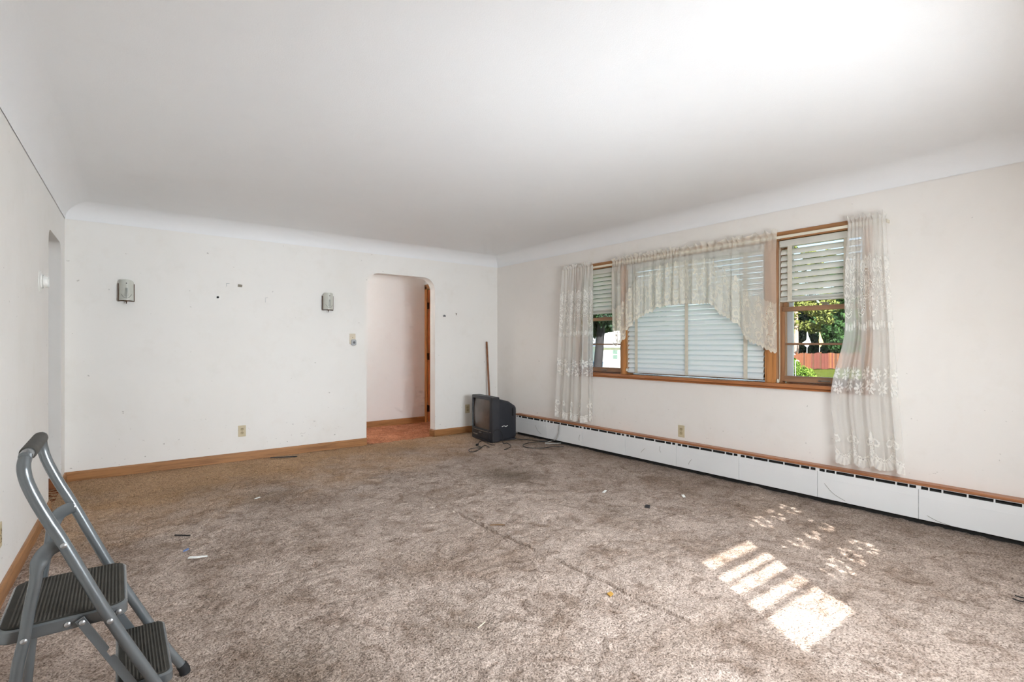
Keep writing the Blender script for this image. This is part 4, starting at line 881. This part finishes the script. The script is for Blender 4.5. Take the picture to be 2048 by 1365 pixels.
def tree(label, px, d, h, r_tr, bark, leaf, clumps, nleaf, size, lean=(0, 0)):
    b = at(px, 690, d); b.z = GZ; r = thing('tree', tuple(b), label, 'tree', 'trees beyond the windows')
    MB().tube([b, b + Vector((lean[0] * .3, lean[1] * .3, h * .35)), b + Vector((lean[0], lean[1], h * .8))], [r_tr, r_tr * .8, r_tr * .35], 10).build('trunk', bark, r, True)
    rt = Vector((C_, -S_, 0)); fw = Vector((S_, C_, 0)); cl = []
    for (a, c_, z, ra, rz) in clumps: p_ = b + rt * a + fw * c_; cl.append((p_.x, p_.y, GZ + z, ra, ra, rz))
    crown('crown', leaf, r, cl, nleaf, size); return r
tree('pale trunked pine with yellow green clumps behind the left part of the fence', 1591, 46, 11, .28, 'bark_pale', 'pine_leaf', [(random.uniform(-1.2, 2.6), random.uniform(-1, .6), random.uniform(3.0, 10.5), random.uniform(.6, 1.1), .45) for _ in range(34)], 9000, .16)
tree('broad dark green leafy tree behind the right part of the fence', 1690, 49, 9, .3, 'bark_dark', 'dark_leaf', [(random.uniform(-1.6, 3.0), random.uniform(-.2, 1.5), random.uniform(1.6, 9.0), random.uniform(.9, 1.5), 1.0) for _ in range(40)], 15000, .2)
tree('deep green tree filling the gap behind the flags', 1625, 56, 8, .3, 'bark_dark', 'deep_leaf', [(random.uniform(-5.5, 5.5), random.uniform(-1.5, 1.5), random.uniform(.6, 6.5), random.uniform(1.1, 1.8), 1.3) for _ in range(50)], 18000, .26)
tree('dark leaning tree in front of the white house, seen past the left curtain', 1190, 17, 6.5, .17, 'bark_dark', 'deep_leaf', [(random.uniform(-.9, .55), random.uniform(-.6, .6), random.uniform(2.35, 5.2), random.uniform(.3, .6), .4) for _ in range(26)], 9000, .09, (.5, -.35))
tree('green tree behind the white house roof', 1238, 62, 9, .3, 'bark_dark', 'dark_leaf', [(random.uniform(-5.5, 5.5), random.uniform(-1, 1), random.uniform(2.5, 8.8), random.uniform(1.2, 2), 1.4) for _ in range(34)], 12000, .28)
bp_ = at(1588, 690, 25); bp_.z = GZ
bs = thing('bush', tuple(bp_), 'round yellow green bush in front of the plank fence', 'bush')
crown('foliage', 'bush_leaf', bs, [(bp_.x, bp_.y, GZ + .55, .62, .62, .55), (bp_.x + .2, bp_.y + .2, GZ + .85, .4, .4, .45), (bp_.x + .25, bp_.y - .45, GZ + .45, .45, .45, .4)], 5000, .055)
for j in range(5): MB().tube([bp_ + Vector((0, 0, -.02)), bp_ + Vector((.3 * math.cos(j * 1.3), .3 * math.sin(j * 1.3), .7))], .015, 6).build('stem', 'bark_dark', bs)
# garden stakes and flags
for j, (px, top, d) in enumerate(((1583, 709, 21), (1591, 722, 21))):
    b = at(px, 690, d); b.z = GZ; tp_ = at(px, top, d)
    o = MB().tube(bez([b, Vector((b.x, b.y, tp_.z - .12)), Vector((tp_.x, tp_.y, tp_.z - .02)), tp_ + Vector((.05, -.06, .02)), tp_ + Vector((.09, -.11, -.03))], 6), .013, 6).build('garden_stake', 'post_white', None, True)
    tag(o, ('taller' if j == 0 else 'shorter') + ' white hooked garden stake in front of the bush', 'stake')
for j, (px, d, mt, nm) in enumerate(((1614, 44.5, 'flag_white', 'white kite-shaped garden flag on a pole above the fence'), (1639, 44.5, 'flag_yellow', 'yellow and white kite-shaped garden flag on a pole above the fence'))):
    b = at(px, 690, d); b.z = GZ; r = thing('garden_flag', tuple(b), nm, 'flag')
    rt = Vector((C_, -S_, 0)); fw = Vector((S_, C_, 0))
    MB().tube([b, b + Vector((0, 0, 3.0))], .03, 8).build('pole', 'post_white', r)
    pl = [(0, 3.1), (.10, 2.7), (.32, 2.15), (.05, 1.75), (-.02, 1.7), (-.45 if j == 0 else -.06, 2.1), (-.08, 2.35)]
    MB().prism(pl, lambda p, q, w: tuple(b + rt * p + Vector((0, 0, q)) + fw * w), -.05, -.035).build('cloth', mt, r)
# white house beyond the left window
hc = at(1243, 690, 43); hc.z = GZ; ha = math.atan2(-S_, C_) + .12
hs = thing('white_house', tuple(hc), 'small white house with pale gable roof past the left curtain', 'house', rz=ha)
MB().box(-1.75, 6.0, 0, 5, 0, 1.78).build('walls', 'siding', hs, local=True)
MB().prism([(-2.0, 1.78), (6.3, 1.78), (5.0, 3.15), (-.75, 3.15)], lambda p, q, w: (p, w, q), .8, 5.2).prism([(-.25, 1.72), (-.25, 1.80), (.9, 3.12), (.9, 1.72)], lambda p, q, w: (w, p, q), -2.0, 6.3).build('roof', 'roof_pale', hs, local=True)
MB().box(-2.0, 6.3, -.28, -.2, 1.68, 1.80).build('eave', 'eave_grey', hs, local=True)
wdw = MB().box(-.75, -.35, -.03, .02, .75, 1.5).build('window', 'house_window', hs, local=True)
MB().box(-.78, -.32, -.05, -.03, 1.10, 1.15).build('sash_bar', 'post_white', wdw, local=True)
MB().box(.9, 1.5, -.03, .02, .75, 1.5).build('window', 'house_window', hs, local=True)
lf = at(1245, 690, 36); lf.z = GZ  # plain white rails and posts stand in for a parked vehicle
lo_ = thing('vehicle_rails', tuple(lf), 'low white rails standing in for a vehicle in front of the white house', 'fence', rz=ha)
for z in (.15, .45, .75): MB().box(-1.75, 2.0, -.02, .02, z, z + .14).build('rail', 'post_white', lo_, local=True)
for x in np.arange(-1.75, 2.0, .75): MB().box(x, x + .1, -.05, .05, 0, .98).build('post', 'post_white', lo_, local=True)
bn = at(1195, 690, 31); bn.z = GZ
bi = thing('blue_bin', tuple(bn), 'blue rubbish bin beside the low white rails', 'bin', rz=ha)
MB().loft([[(-.2, -.2, 0), (.2, -.2, 0), (.2, .2, 0), (-.2, .2, 0)], [(-.27, -.27, .85), (.27, -.27, .85), (.27, .27, .85), (-.27, .27, .85)]]).build('body', 'bin_blue', bi, local=True)
MB().box(-.29, .29, -.29, .29, .85, .92).build('lid', 'bin_blue', bi, bevel=.02, local=True)
